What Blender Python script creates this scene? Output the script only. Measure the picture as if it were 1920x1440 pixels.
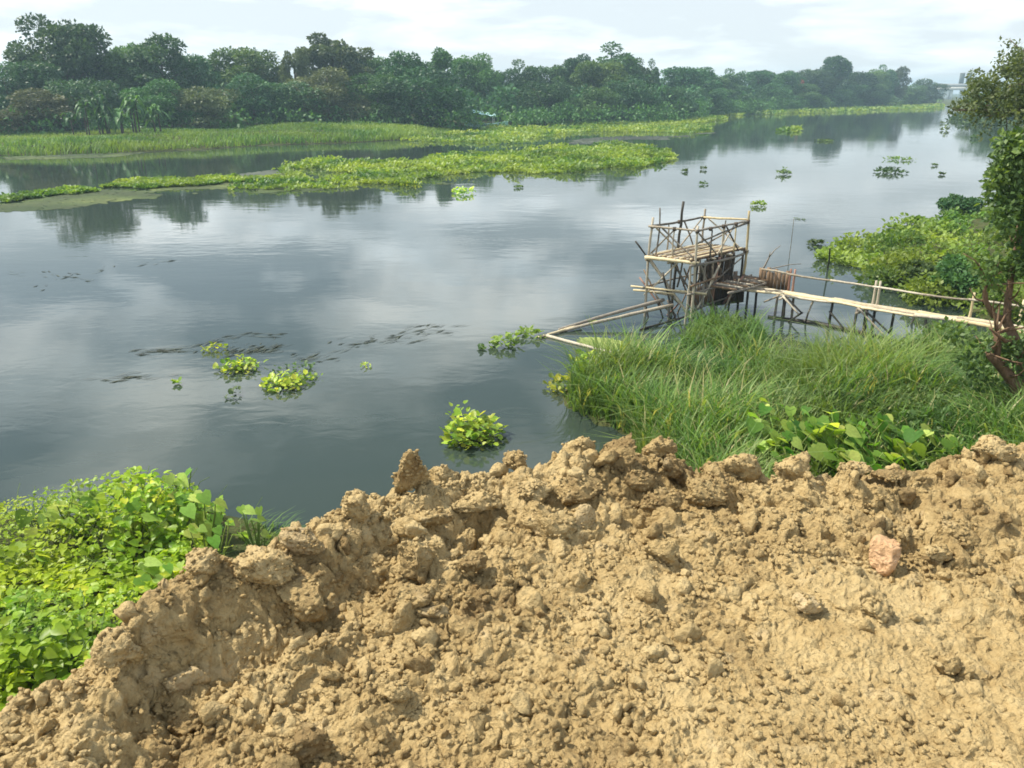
import bpy, bmesh, math
import numpy as np
from mathutils import Vector, Matrix

for o in list(bpy.data.objects):
    bpy.data.objects.remove(o)
S = bpy.context.scene
COL = S.collection
R = math.radians
rng = np.random.default_rng(7)

# ------------------------------------------------------------------ camera, sky, sun, exposure
EYE = 5.5                      # eye height above the river
PITCH = R(20.2)
FPX = 1490.0                   # focal length in pixels of the 1920 wide photograph
cam = bpy.data.cameras.new('camera')
cam.sensor_width = 36.0
cam.lens = 36.0 * FPX / 1920.0
cam.clip_start = 0.05
cam.clip_end = 6000
camera = bpy.data.objects.new('camera', cam)
camera.location = (0, 0, EYE)
camera.rotation_euler = (math.pi / 2 - PITCH, 0, 0)
COL.objects.link(camera)
S.camera = camera

CLOUD_SEED, CLOUD_SCALE = 4.4, 1.4
SUN_AZ, SUN_EL = R(-74), R(54)          # azimuth clockwise from +Y (the view), elevation
sun_dir = Vector((math.sin(SUN_AZ) * math.cos(SUN_EL), math.cos(SUN_AZ) * math.cos(SUN_EL), math.sin(SUN_EL)))
lamp = bpy.data.lights.new('sun', 'SUN')
lamp.energy = 4.7
lamp.angle = R(0.6)
lamp.color = (1.0, 0.93, 0.80)
sun = bpy.data.objects.new('sun', lamp)
sun.rotation_euler = sun_dir.to_track_quat('Z', 'Y').to_euler()
sun.location = (-20, 20, 40)
COL.objects.link(sun)

S.view_settings.view_transform = 'Standard'
S.view_settings.look = 'None'
S.view_settings.exposure = 0.53
S.view_settings.gamma = 1.0
S.view_settings.use_curve_mapping = False
S.render.engine = 'CYCLES'
S.cycles.use_denoising = True
S.cycles.max_bounces = 6
S.cycles.diffuse_bounces = 3
S.cycles.glossy_bounces = 3
S.cycles.transmission_bounces = 3
S.cycles.transparent_max_bounces = 6
S.cycles.volume_bounces = 0
S.cycles.caustics_reflective = False
S.cycles.caustics_refractive = False
S.cycles.filter_width = 1.7

class NT:
    """small helper for node trees"""
    def __init__(self, tree):
        self.t = tree
        tree.nodes.clear()
    def n(self, kind, ins=None, **kw):
        nd = self.t.nodes.new(kind)
        for k, v in kw.items():
            setattr(nd, k, v)
        for k, v in (ins or {}).items():
            sock = nd.inputs[k]
            if isinstance(v, bpy.types.NodeSocket):
                self.t.links.new(v, sock)
            else:
                sock.default_value = v
        return nd
    def ramp(self, fac, stops, interp='LINEAR'):
        nd = self.n('ShaderNodeValToRGB', {'Fac': fac})
        cr = nd.color_ramp
        cr.interpolation = interp
        while len(cr.elements) < len(stops):
            cr.elements.new(0.5)
        for e, (p, c) in zip(cr.elements, stops):
            e.position = p
            e.color = (c[0], c[1], c[2], 1) if len(c) == 3 else c
        return nd.outputs['Color']
    def math(self, op, a, b=0.0):
        nd = self.n('ShaderNodeMath', operation=op)
        for i, v in enumerate((a, b)):
            if isinstance(v, bpy.types.NodeSocket):
                self.t.links.new(v, nd.inputs[i])
            else:
                nd.inputs[i].default_value = v
        return nd.outputs[0]
    def mix(self, fac, a, b):
        nd = self.n('ShaderNodeMix', data_type='RGBA')
        for sock, v in ((nd.inputs[0], fac), (nd.inputs[6], a), (nd.inputs[7], b)):
            if isinstance(v, bpy.types.NodeSocket):
                self.t.links.new(v, sock)
            elif isinstance(v, tuple) and len(v) == 3:
                sock.default_value = (*v, 1)
            else:
                sock.default_value = v
        return nd.outputs[2]

world = bpy.data.worlds.new('World')
S.world = world
world.use_nodes = True
w = NT(world.node_tree)
sky = w.n('ShaderNodeTexSky', sky_type='NISHITA')
sky.sun_disc = False
sky.sun_elevation = SUN_EL
sky.sun_rotation = SUN_AZ
sky.air_density = 1.0
sky.dust_density = 1.0
sky.ozone_density = 2.5
bg_sky = w.n('ShaderNodeBackground', {'Color': sky.outputs[0], 'Strength': 0.09})
tc = w.n('ShaderNodeTexCoord')
sep = w.n('ShaderNodeSeparateXYZ', {0: tc.outputs['Generated']})
zz = w.math('ADD', w.math('MAXIMUM', sep.outputs[2], 0.0), 0.16)
cx = w.math('DIVIDE', sep.outputs[0], zz)
cy = w.math('DIVIDE', sep.outputs[1], zz)
cv = w.n('ShaderNodeCombineXYZ', {0: cx, 1: cy, 2: CLOUD_SEED})
n1 = w.n('ShaderNodeTexNoise', {'Vector': cv.outputs[0], 'Scale': CLOUD_SCALE, 'Detail': 7.0, 'Roughness': 0.52, 'Distortion': 0.25})
cl = w.ramp(n1.outputs[0], [(0.45, (0, 0, 0)), (0.63, (1, 1, 1))])
# thin veil of high cloud, thickest low down towards the horizon
veil = w.ramp(sep.outputs[2], [(0.0, (.86, .86, .86)), (0.10, (.86, .86, .86)), (0.21, (.36, .36, .36)), (0.36, (.10, .10, .10))])
n2 = w.n('ShaderNodeTexNoise', {'Vector': cv.outputs[0], 'Scale': 4.0, 'Detail': 5.0, 'Roughness': 0.6})
ccol = w.ramp(n2.outputs[0], [(0.36, (.80, .89, .95)), (0.60, (.97, 1.0, 1.0))])
bg_cl = w.n('ShaderNodeBackground', {'Color': ccol, 'Strength': 1.75})
bg_veil = w.n('ShaderNodeBackground', {'Color': (.87, .95, 1.0, 1), 'Strength': 0.72})
mv = w.n('ShaderNodeMixShader', {0: veil, 1: bg_sky.outputs[0], 2: bg_veil.outputs[0]})
mx = w.n('ShaderNodeMixShader', {0: w.math('MULTIPLY', cl, w.ramp(sep.outputs[2], [(0.0, (.15, .15, .15)), (0.08, (.24, .24, .24)), (0.17, (.92, .92, .92))])), 1: mv.outputs[0], 2: bg_cl.outputs[0]})
w.n('ShaderNodeOutputWorld', {'Surface': mx.outputs[0]})

# ------------------------------------------------------------------ helpers
def P(px, py, z=0.0):
    """ground point (at height z) seen at a place of the photograph, used to lay the plan out"""
    a, b = (px - 960) / FPX, (py - 720) / FPX
    dy = math.cos(PITCH) - b * math.sin(PITCH)
    dz = -math.sin(PITCH) - b * math.cos(PITCH)
    t = (z - EYE) / dz
    return (a * t, dy * t, z)

def PY(px, py, Y):
    a, b = (px - 960) / FPX, (py - 720) / FPX
    dy = math.cos(PITCH) - b * math.sin(PITCH)
    dz = -math.sin(PITCH) - b * math.cos(PITCH)
    t = Y / dy
    return (a * t, Y, EYE + dz * t, t)

def link(o, parent=None):
    COL.objects.link(o)
    if parent is not None:
        o.parent = parent
    return o

def tag(o, label=None, cat=None, group=None, kind=None):
    for k, v in (('label', label), ('category', cat), ('group', group), ('kind', kind)):
        if v:
            o[k] = v
    return o

def empty(name, loc, label, cat, group=None, rz=0.0):
    o = bpy.data.objects.new(name, None)
    o.location = loc
    o.rotation_euler = (0, 0, rz)
    o.empty_display_size = 0.2
    link(o)
    return tag(o, label, cat, group)

def mesh_np(name, verts, faces, mat=None, smooth=True, tone=None):
    """verts (N,3); faces: list of (M,k) int arrays"""
    me = bpy.data.meshes.new(name)
    verts = np.asarray(verts, dtype=np.float32)
    if not isinstance(faces, list):
        faces = [faces]
    faces = [np.asarray(f, dtype=np.int32) for f in faces if len(f)]
    loops = np.concatenate([f.ravel() for f in faces])
    sizes = np.concatenate([np.full(len(f), f.shape[1], dtype=np.int32) for f in faces])
    starts = np.concatenate([[0], np.cumsum(sizes)[:-1]]).astype(np.int32)
    me.vertices.add(len(verts))
    me.vertices.foreach_set('co', verts.ravel())
    me.loops.add(len(loops))
    me.loops.foreach_set('vertex_index', loops)
    me.polygons.add(len(sizes))
    me.polygons.foreach_set('loop_start', starts)
    me.polygons.foreach_set('loop_total', sizes)
    if smooth:
        me.polygons.foreach_set('use_smooth', np.ones(len(sizes), dtype=bool))
    if tone is not None:
        at = me.attributes.new('tone', 'FLOAT', 'POINT')
        at.data.foreach_set('value', np.asarray(tone, dtype=np.float32))
    me.update(calc_edges=True)
    if mat:
        me.materials.append(mat)
    return me

def obj(name, me, parent=None, loc=None):
    o = bpy.data.objects.new(name, me)
    if loc is not None:
        o.location = loc
    return link(o, parent)

# ---- noise in numpy
def _hash(ix, iy, iz, seed):
    h = (ix.astype(np.int64) * 374761393 + iy.astype(np.int64) * 668265263 + iz.astype(np.int64) * 2147483647 + seed * 974634517)
    h = (h ^ (h >> 13)) * 1274126177
    h = (h ^ (h >> 16)) & 0xFFFFFF
    h = (h * 7919 + (h >> 7) * 104729) & 0xFFFFFF
    return h / float(0xFFFFFF)

def vnoise(p, seed=0):
    p = np.asarray(p, dtype=np.float64)
    i = np.floor(p).astype(np.int64)
    f = p - i
    u = f * f * (3 - 2 * f)
    r = 0
    for dx in (0, 1):
        for dy in (0, 1):
            for dz in (0, 1):
                wgt = (u[:, 0] if dx else 1 - u[:, 0]) * (u[:, 1] if dy else 1 - u[:, 1]) * (u[:, 2] if dz else 1 - u[:, 2])
                r = r + wgt * _hash(i[:, 0] + dx, i[:, 1] + dy, i[:, 2] + dz, seed)
    return r * 2 - 1

def fbm(p, seed=0, octv=4, gain=0.5):
    r, a, s = 0, 1.0, 1.0
    for k in range(octv):
        r = r + a * vnoise(np.asarray(p) * s + 17.3 * k, seed + k)
        a *= gain
        s *= 2.03
    return r

def P3(x, y, z=0.0):
    return np.stack([x, y, np.zeros_like(x) + z], 1)

def domes(x, y, scale, seed, fill=0.75):
    """bumps of random size on a jittered grid: the lumpy surface of dug soil"""
    q_ = P3(x / scale * 1.6, y / scale * 1.6)
    gx, gy = x / scale + .30 * fbm(q_, seed + 40, 3, .6), y / scale + .30 * fbm(q_, seed + 44, 3, .6)
    ix, iy = np.floor(gx).astype(np.int64), np.floor(gy).astype(np.int64)
    out = np.zeros_like(x)
    z = np.zeros_like(ix)
    for dx in (-1, 0, 1):
        for dy in (-1, 0, 1):
            cx_, cy_ = ix + dx, iy + dy
            ox = cx_ + 0.1 + 0.8 * _hash(cx_, cy_, z, seed)
            oy = cy_ + 0.1 + 0.8 * _hash(cx_, cy_, z, seed + 1)
            rr = 0.30 + 0.55 * _hash(cx_, cy_, z, seed + 2)
            hh = _hash(cx_, cy_, z, seed + 3)
            tilt = (_hash(cx_, cy_, z, seed + 4) - .5) * 1.2
            tilt2 = (_hash(cx_, cy_, z, seed + 5) - .5) * 1.2
            ddx, ddy = gx - ox, gy - oy
            d2 = (ddx * ddx + ddy * ddy) / (rr * rr)
            ang = np.abs(ddx * np.cos(tilt * 5) + ddy * np.sin(tilt * 5)) / rr
            d2 = np.maximum(d2, (ang * 1.25) ** 4)
            b = np.clip(1 - d2, 0, 1) ** .55 * rr * (.85 + tilt * ddx / rr + tilt2 * ddy / rr)
            b = np.where(hh < fill, b, 0)
            out = np.maximum(out, b)
    return out * scale

def in_poly(x, y, poly):
    poly = np.asarray(poly)
    res = np.zeros(x.shape, dtype=bool)
    n = len(poly)
    for i in range(n):
        x0, y0 = poly[i][:2]
        x1, y1 = poly[(i + 1) % n][:2]
        if y0 == y1:
            continue
        c = ((y0 > y) != (y1 > y)) & (x < (x1 - x0) * (y - y0) / (y1 - y0) + x0)
        res ^= c
    return res

def seg_dist(x, y, line, closed=False):
    line = np.asarray(line, dtype=float)
    d = np.full(x.shape, 1e9)
    n = len(line)
    for i in range(n if closed else n - 1):
        a, b = line[i][:2], line[(i + 1) % n][:2]
        vx, vy = b[0] - a[0], b[1] - a[1]
        L2 = vx * vx + vy * vy + 1e-12
        t = np.clip(((x - a[0]) * vx + (y - a[1]) * vy) / L2, 0, 1)
        d = np.minimum(d, np.hypot(x - a[0] - t * vx, y - a[1] - t * vy))
    return d

def sample_poly(poly, n, r=rng):
    poly = np.asarray([q[:2] for q in poly])
    lo, hi = poly.min(0), poly.max(0)
    out = []
    got = 0
    while got < n:
        q = lo + (hi - lo) * r.random((max(2000, n), 2))
        q = q[in_poly(q[:, 0], q[:, 1], poly)]
        out.append(q)
        got += len(q)
    return np.concatenate(out)[:n]

def unit(v):
    return v / (np.linalg.norm(v, axis=1, keepdims=True) + 1e-9)

# ---- leaves, blades, tubes
CARD = (np.array([(0, 0, 0), (.45, .5, .06), (1, 0, -.08), (.5, -.5, .06)]), [np.array([(0, 1, 2, 3)])])
HEART = (np.array([(0, 0, 0), (-.12, .3, .05), (.12, .52, .08), (.5, .42, .06), (1, 0, -.18), (.5, -.42, .06), (.12, -.52, .08), (-.12, -.3, .05), (.45, 0, -.04)]),
         [np.array([(8, 0, 1), (8, 1, 2), (8, 2, 3), (8, 3, 4), (8, 4, 5), (8, 5, 6), (8, 6, 7), (8, 7, 0)])])
OVAL = (np.array([(0, 0, 0), (.25, .42, .07), (.7, .4, .05), (1, 0, -.1), (.7, -.4, .05), (.25, -.42, .07)]),
        [np.array([(0, 1, 2, 3), (0, 3, 4, 5)])])

def leaves(pos, d, nrm, length, width, tone, shape=CARD):
    """returns verts, faces, tone arrays for leaves at pos growing along d"""
    n = len(pos)
    d = unit(d)
    v = unit(np.cross(nrm, d))
    wv = np.cross(d, v)
    length = np.broadcast_to(np.asarray(length, float), (n,))
    width = np.broadcast_to(np.asarray(width, float), (n,))
    T, F = shape
    k = len(T)
    V = (pos[:, None, :] + d[:, None, :] * (T[None, :, 0, None] * length[:, None, None])
         + v[:, None, :] * (T[None, :, 1, None] * width[:, None, None])
         + wv[:, None, :] * (T[None, :, 2, None] * length[:, None, None]))
    off = (np.arange(n) * k)[:, None, None]
    faces = [(f[None] + off).reshape(-1, f.shape[1]) for f in F]
    return V.reshape(-1, 3), faces, np.repeat(np.broadcast_to(np.asarray(tone, float), (n,)), k)

def blades(pos, height, width, lean, az, tone, droop=0.6):
    """grass blades of four levels that bow over towards az"""
    n = len(pos)
    ts = np.array([0, .35, .7, 1.0])
    ax, ay = np.cos(az), np.sin(az)
    side = np.stack([-ay, ax, np.zeros(n)], 1)
    rows = []
    for i, t in enumerate(ts):
        out = lean * t + droop * t ** 2.6
        z = height * (t - 0.33 * droop * t ** 3)
        c = pos + np.stack([ax * out * height, ay * out * height, z], 1)
        wd = width * (1 - .75 * t) if i < 3 else width * 0
        rows.append(c + side * (wd * .5)[:, None])
        if i < 3:
            rows.append(c - side * (wd * .5)[:, None])
    V = np.stack(rows, 1)
    off = (np.arange(n) * 7)[:, None, None]
    q = np.array([(0, 1, 3, 2), (2, 3, 5, 4)])
    t3 = np.array([(4, 5, 6)])
    return V.reshape(-1, 3), [(q[None] + off).reshape(-1, 4), (t3[None] + off).reshape(-1, 3)], np.repeat(tone, 7)

def join(parts):
    """parts: list of (verts, faces list, tone)"""
    V, F3, F4, T, off = [], [], [], [], 0
    for v, f, t in parts:
        V.append(v)
        T.append(t)
        for a in f:
            (F3 if a.shape[1] == 3 else F4).append(a + off)
        off += len(v)
    F = []
    if F3:
        F.append(np.concatenate(F3))
    if F4:
        F.append(np.concatenate(F4))
    return np.concatenate(V), F, np.concatenate(T)

def tube(pts, rad, sides=8, tone=0.5):
    pts = np.asarray(pts, float)
    rad = np.broadcast_to(np.asarray(rad, float), (len(pts),))
    n = len(pts)
    tan = unit(np.gradient(pts, axis=0))
    ref = np.array([0.0, 0, 1]) if abs(tan[0][2]) < .9 else np.array([1.0, 0, 0])
    V = []
    a = np.linspace(0, 2 * math.pi, sides, endpoint=False)
    for i in range(n):
        u = np.cross(tan[i], ref)
        u /= np.linalg.norm(u) + 1e-9
        v = np.cross(tan[i], u)
        V.append(pts[i] + rad[i] * (np.cos(a)[:, None] * u + np.sin(a)[:, None] * v))
    V.append(pts[:1])
    V.append(pts[-1:])
    F4, F3 = [], []
    for i in range(n - 1):
        for k in range(sides):
            k2 = (k + 1) % sides
            F4.append((i * sides + k, i * sides + k2, (i + 1) * sides + k2, (i + 1) * sides + k))
    for k in range(sides):
        k2 = (k + 1) % sides
        F3.append((n * sides, k2, k))
        F3.append((n * sides + 1, (n - 1) * sides + k, (n - 1) * sides + k2))
    V = np.concatenate(V)
    return V, [np.array(F4), np.array(F3)], np.full(len(V), tone)

def bent(p0, p1, n=6, bend=0.02, r=rng):
    p0, p1 = np.asarray(p0, float), np.asarray(p1, float)
    t = np.linspace(0, 1, n)[:, None]
    L = np.linalg.norm(p1 - p0)
    off = r.normal(size=3) * bend * L
    w_ = r.normal(size=(n, 3)) * bend * L * .15
    w_[0] = w_[-1] = 0
    return p0 + (p1 - p0) * t + off * np.sin(t * math.pi) + w_

# ------------------------------------------------------------------ materials
def new_mat(name):
    m = bpy.data.materials.new(name)
    m.use_nodes = True
    return m, NT(m.node_tree)

def leaf_mat(name, stops, patch=None, patch_scale=0.4, trans=0.35, rough=0.5, spec=0.25):
    m, t = new_mat(name)
    at = t.n('ShaderNodeAttribute', attribute_name='tone')
    col = t.ramp(at.outputs['Fac'], stops)
    geo = t.n('ShaderNodeNewGeometry')
    if patch:
        nz = t.n('ShaderNodeTexNoise', {'Vector': geo.outputs['Position'], 'Scale': patch_scale, 'Detail': 4.0, 'Roughness': .6})
        col = t.mix(t.math('MULTIPLY', t.ramp(nz.outputs[0], [(.42, (0, 0, 0)), (.62, (1, 1, 1))]), .8), col, patch)
    nz = t.n('ShaderNodeTexNoise', {'Vector': geo.outputs['Position'], 'Scale': 30.0, 'Detail': 2.0})
    hsv = t.n('ShaderNodeHueSaturation', {'Color': col, 'Value': t.math('ADD', t.math('MULTIPLY', nz.outputs[0], .6), .7)})
    inf = t.n('ShaderNodeObjectInfo')
    if patch is None:
        hsv = t.n('ShaderNodeHueSaturation', {'Color': hsv.outputs[0], 'Hue': t.math('ADD', t.math('MULTIPLY', inf.outputs['Random'], .05), .472), 'Value': t.math('ADD', t.math('MULTIPLY', t.math('FRACT', t.math('MULTIPLY', inf.outputs['Random'], 7.31)), .7), .70)})
    pb = t.n('ShaderNodeBsdfPrincipled', {'Base Color': hsv.outputs[0], 'Roughness': rough, 'Specular IOR Level': spec})
    tcol = t.n('ShaderNodeMix', data_type='RGBA', blend_type='MULTIPLY')
    tcol.inputs[0].default_value = 1
    t.t.links.new(hsv.outputs[0], tcol.inputs[6])
    tcol.inputs[7].default_value = (1.5, 1.5, .5, 1)
    tr = t.n('ShaderNodeBsdfTranslucent', {'Color': tcol.outputs[2]})
    ms = t.n('ShaderNodeMixShader', {0: trans, 1: pb.outputs[0], 2: tr.outputs[0]})
    t.n('ShaderNodeOutputMaterial', {'Surface': ms.outputs[0]})
    return m

def bark_mat(name, c0, c1, scale=6.0, rough=.85, bump=.5):
    m, t = new_mat(name)
    geo = t.n('ShaderNodeTexCoord')
    mp = t.n('ShaderNodeMapping', {'Vector': geo.outputs['Object'], 'Scale': (1, 1, .35)})
    nz = t.n('ShaderNodeTexNoise', {'Vector': mp.outputs[0], 'Scale': scale, 'Detail': 6.0, 'Roughness': .65})
    inf = t.n('ShaderNodeObjectInfo')
    f = t.math('ADD', nz.outputs[0], t.math('MULTIPLY', t.math('SUBTRACT', inf.outputs['Random'], .5), .5))
    col = t.ramp(f, [(.25, c0), (.75, c1)])
    bp = t.n('ShaderNodeBump', {'Height': nz.outputs[0], 'Strength': bump, 'Distance': .03})
    pb = t.n('ShaderNodeBsdfPrincipled', {'Base Color': col, 'Roughness': rough, 'Normal': bp.outputs[0], 'Specular IOR Level': .2})
    t.n('ShaderNodeOutputMaterial', {'Surface': pb.outputs[0]})
    return m

def soil_mat(name, dry, mid, damp, clod=False):
    m, t = new_mat(name)
    tcn = t.n('ShaderNodeTexCoord')
    geo = t.n('ShaderNodeNewGeometry')
    pos = geo.outputs['Position']
    big = t.n('ShaderNodeTexNoise', {'Vector': pos, 'Scale': 1.9, 'Detail': 6.0, 'Roughness': .66, 'Distortion': .6})
    fine = t.n('ShaderNodeTexNoise', {'Vector': pos, 'Scale': 26.0, 'Detail': 6.0, 'Roughness': .7})
    grit = t.n('ShaderNodeTexNoise', {'Vector': pos, 'Scale': 120.0, 'Detail': 4.0, 'Roughness': .7})
    f = t.math('ADD', t.math('MULTIPLY', big.outputs[0], .65), t.math('MULTIPLY', fine.outputs[0], .35))
    if clod:
        inf = t.n('ShaderNodeObjectInfo')
        f = t.math('ADD', f, t.math('MULTIPLY', t.math('SUBTRACT', inf.outputs['Random'], .5), .22))
    col = t.ramp(f, [(.36, damp), (.48, mid), (.61, dry)])
    sp = t.n('ShaderNodeTexNoise', {'Vector': pos, 'Scale': 9.0, 'Detail': 3.0, 'Roughness': .5})
    col = t.mix(t.math('MULTIPLY', t.ramp(sp.outputs[0], [(.60, (0, 0, 0)), (.72, (1, 1, 1))]), .45), col, (dry[0] * 1.12, dry[1] * 1.15, dry[2] * 1.3))
    wrp = t.n('ShaderNodeVectorMath', {0: pos, 1: (0, 0, 0)}, operation='ADD')
    wn_ = t.n('ShaderNodeTexNoise', {'Vector': pos, 'Scale': 40.0, 'Detail': 3.0})
    sc_ = t.n('ShaderNodeVectorMath', {0: wn_.outputs['Color']}, operation='SCALE')
    sc_.inputs['Scale'].default_value = .03
    t.t.links.new(sc_.outputs[0], wrp.inputs[1])
    vor = t.n('ShaderNodeTexVoronoi', {'Vector': wrp.outputs[0], 'Scale': 62.0}, feature='SMOOTH_F1')
    h = t.math('ADD', t.math('MULTIPLY', fine.outputs[0], .8), t.math('MULTIPLY', grit.outputs[0], .45))
    h = t.math('SUBTRACT', h, t.math('MULTIPLY', vor.outputs['Distance'], .7))
    bp = t.n('ShaderNodeBump', {'Height': h, 'Strength': 1.0, 'Distance': .022})
    pb = t.n('ShaderNodeBsdfPrincipled', {'Base Color': col, 'Roughness': .95, 'Normal': bp.outputs[0], 'Specular IOR Level': .1})
    t.n('ShaderNodeOutputMaterial', {'Surface': pb.outputs[0]})
    return m

DRY, MID, DAMP = (.54, .41, .205), (.425, .308, .142), (.25, .172, .078)
M_SOIL = soil_mat('dug_soil', DRY, MID, DAMP)
M_CLOD = soil_mat('soil_lump', DRY, MID, DAMP, True)
M_PALE = soil_mat('pale_soil', (.58, .45, .26), (.50, .38, .20), (.38, .27, .14))
M_STONE = soil_mat('orange_stone', (.70, .45, .25), (.66, .41, .22), (.58, .34, .17))
M_GROUND = soil_mat('bank_ground', (.10, .10, .04), (.06, .075, .025), (.045, .05, .02))

G = lambda *c: c
M_TREE = [
    leaf_mat('foliage_dark', [(0, (0.025, 0.073, 0.030)), (.6, (0.052, 0.126, 0.046)), (1, (0.093, 0.189, 0.060))], trans=.22),
    leaf_mat('foliage_mid', [(0, (0.037, 0.099, 0.031)), (.6, (0.072, 0.161, 0.047)), (1, (0.122, 0.242, 0.070))], trans=.25),
    leaf_mat('foliage_olive', [(0, (0.057, 0.074, 0.032)), (.6, (0.097, 0.125, 0.052)), (1, (0.157, 0.187, 0.079))], trans=.22),
    leaf_mat('foliage_light', [(0, (0.049, 0.112, 0.035)), (.6, (0.098, 0.175, 0.049)), (1, (0.168, 0.252, 0.070))], trans=.3),
]
M_LACY = leaf_mat('lacy_foliage', [(0, (.09, .13, .06)), (.6, (.16, .21, .10)), (1, (.26, .31, .15))], trans=.4)
M_GNARL = leaf_mat('broad_foliage', [(0, (0.051, 0.105, 0.033)), (.6, (0.109, 0.182, 0.052)), (1, (0.203, 0.294, 0.078))], trans=.35)
M_RED = leaf_mat('red_blossom', [(0, (.25, .05, .045)), (1, (.42, .10, .09))], trans=.2)
M_BARK = bark_mat('grey_brown_bark', (.05, .04, .03), (.13, .105, .08))
M_BARK2 = bark_mat('reddish_bark', (.09, .055, .032), (.29, .19, .12), 22)
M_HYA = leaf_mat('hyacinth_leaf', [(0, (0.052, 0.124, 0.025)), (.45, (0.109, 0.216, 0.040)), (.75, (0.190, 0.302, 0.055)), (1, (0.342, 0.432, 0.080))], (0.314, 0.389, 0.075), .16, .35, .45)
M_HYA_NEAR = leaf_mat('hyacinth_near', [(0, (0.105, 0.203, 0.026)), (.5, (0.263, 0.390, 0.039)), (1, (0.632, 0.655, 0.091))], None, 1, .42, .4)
M_HYA_DARK = leaf_mat('hyacinth_dark', [(0, (0.042, 0.084, 0.028)), (.6, (0.084, 0.140, 0.042)), (1, (0.140, 0.210, 0.063))], None, 1, .25, .5)  # darker, duller leaf green for the dark tufts and weeds
M_CREEP = leaf_mat('creeper_leaf', [(0, (0.072, 0.176, 0.017)), (.5, (0.155, 0.335, 0.029)), (.85, (0.309, 0.493, 0.043)), (1, (0.660, 0.670, 0.072))], (0.412, 0.477, 0.029), .55, .42, .4)
M_BIG = leaf_mat('large_leaf', [(0, (0.086, 0.194, 0.034)), (.6, (0.186, 0.324, 0.053)), (1, (0.429, 0.518, 0.132))], None, 1, .45, .55, .15)
M_GRASS = leaf_mat('tall_grass', [(0, (0.042, 0.104, 0.025)), (.5, (0.102, 0.213, 0.044)), (.88, (0.204, 0.329, 0.075)), (.93, (0.360, 0.342, 0.161)), (1, (0.540, 0.464, 0.253))], (0.168, 0.232, 0.057), .5, .42, .45)
M_BANK = leaf_mat('bank_grass', [(0, (0.065, 0.143, 0.033)), (.6, (0.111, 0.222, 0.046)), (1, (0.208, 0.315, 0.065))], (0.221, 0.300, 0.052), .09, .3, .6)
M_DUCK = leaf_mat('duckweed', [(0, (.04, .065, .02)), (.6, (.085, .12, .035)), (1, (.16, .19, .055))], (.05, .065, .028), .35, 0.05, .85)
M_DUCKG = leaf_mat('green_duckweed', [(0, (.16, .22, .06)), (1, (.30, .36, .10))], None, 1, .05, .8)
M_WEED = leaf_mat('dark_pondweed', [(0, (0.038, 0.048, 0.034)), (1, (0.096, 0.112, 0.072))], None, 1, .0, .6)
M_BANKL = leaf_mat('bank_leaf', [(0, (.05, .10, .022)), (.5, (.095, .175, .035)), (1, (.19, .27, .055))], (.24, .29, .05), .3, .38, .45)
M_STEM = leaf_mat('green_stem', [(0, (.10, .16, .03)), (1, (.2, .26, .06))], None, 1, .1, .5)
M_BAMB = bark_mat('weathered_bamboo', (.24, .20, .145), (.54, .48, .37), 14, .7, .2)
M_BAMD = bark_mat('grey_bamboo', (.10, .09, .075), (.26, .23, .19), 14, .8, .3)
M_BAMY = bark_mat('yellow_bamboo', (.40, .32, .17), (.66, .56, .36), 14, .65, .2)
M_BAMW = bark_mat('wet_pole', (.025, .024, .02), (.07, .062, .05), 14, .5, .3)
M_MATP = bark_mat('brown_thatch', (.10, .07, .045), (.27, .18, .11), 20, .9, .4)
M_MATD = bark_mat('dark_thatch', (.05, .04, .032), (.13, .10, .075), 20, .9, .4)
M_RED_P = bark_mat('reddish_post', (.20, .10, .07), (.36, .22, .17), 12, .8, .3)
M_CONC = bark_mat('pale_concrete', (.50, .50, .48), (.68, .68, .66), 1, .9, .1)
M_CONCD = bark_mat('grey_concrete', (.32, .33, .33), (.42, .43, .43), 1, .9, .1)
M_TOWER = bark_mat('dark_tower', (.05, .06, .055), (.10, .11, .10), 1, .8, .1)
M_TEAL = bark_mat('turquoise_paint', (.34, .62, .60), (.52, .76, .74), 2, .5, .1)
M_WHITE = bark_mat('white_paint', (.62, .66, .60), (.78, .80, .76), 2, .6, .1)

# water
M_WATER, t = new_mat('river_water')
geo = t.n('ShaderNodeNewGeometry')
mp = t.n('ShaderNodeMapping', {'Vector': geo.outputs['Position'], 'Scale': (1.0, 1.8, 1)})
w1 = t.n('ShaderNodeTexNoise', {'Vector': mp.outputs[0], 'Scale': 1.7, 'Detail': 3.0, 'Roughness': .5, 'Distortion': .6})
w2 = t.n('ShaderNodeTexNoise', {'Vector': mp.outputs[0], 'Scale': .35, 'Detail': 3.0, 'Roughness': .55})
mp2 = t.n('ShaderNodeMapping', {'Vector': geo.outputs['Position'], 'Scale': (.035, .09, 1), 'Rotation': (0, 0, R(-12))})
calm = t.n('ShaderNodeTexNoise', {'Vector': mp2.outputs[0], 'Scale': 1.0, 'Detail': 4.0, 'Roughness': .6, 'Distortion': .5})
ruff = t.ramp(calm.outputs[0], [(.45, (.12, .12, .12)), (.66, (1, 1, 1))])
hgt = t.math('ADD', t.math('MULTIPLY', t.math('MULTIPLY', w1.outputs[0], ruff), .008), t.math('MULTIPLY', w2.outputs[0], .012))
bp = t.n('ShaderNodeBump', {'Height': hgt, 'Strength': .55, 'Distance': 1.0})
mud = t.ramp(calm.outputs[0], [(.3, (.028, .043, .034)), (.7, (.040, .054, .042))])
pb = t.n('ShaderNodeBsdfPrincipled', {'Base Color': mud, 'Roughness': .035, 'IOR': 1.333, 'Normal': bp.outputs[0]})
t.n('ShaderNodeOutputMaterial', {'Surface': pb.outputs[0]})

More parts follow.
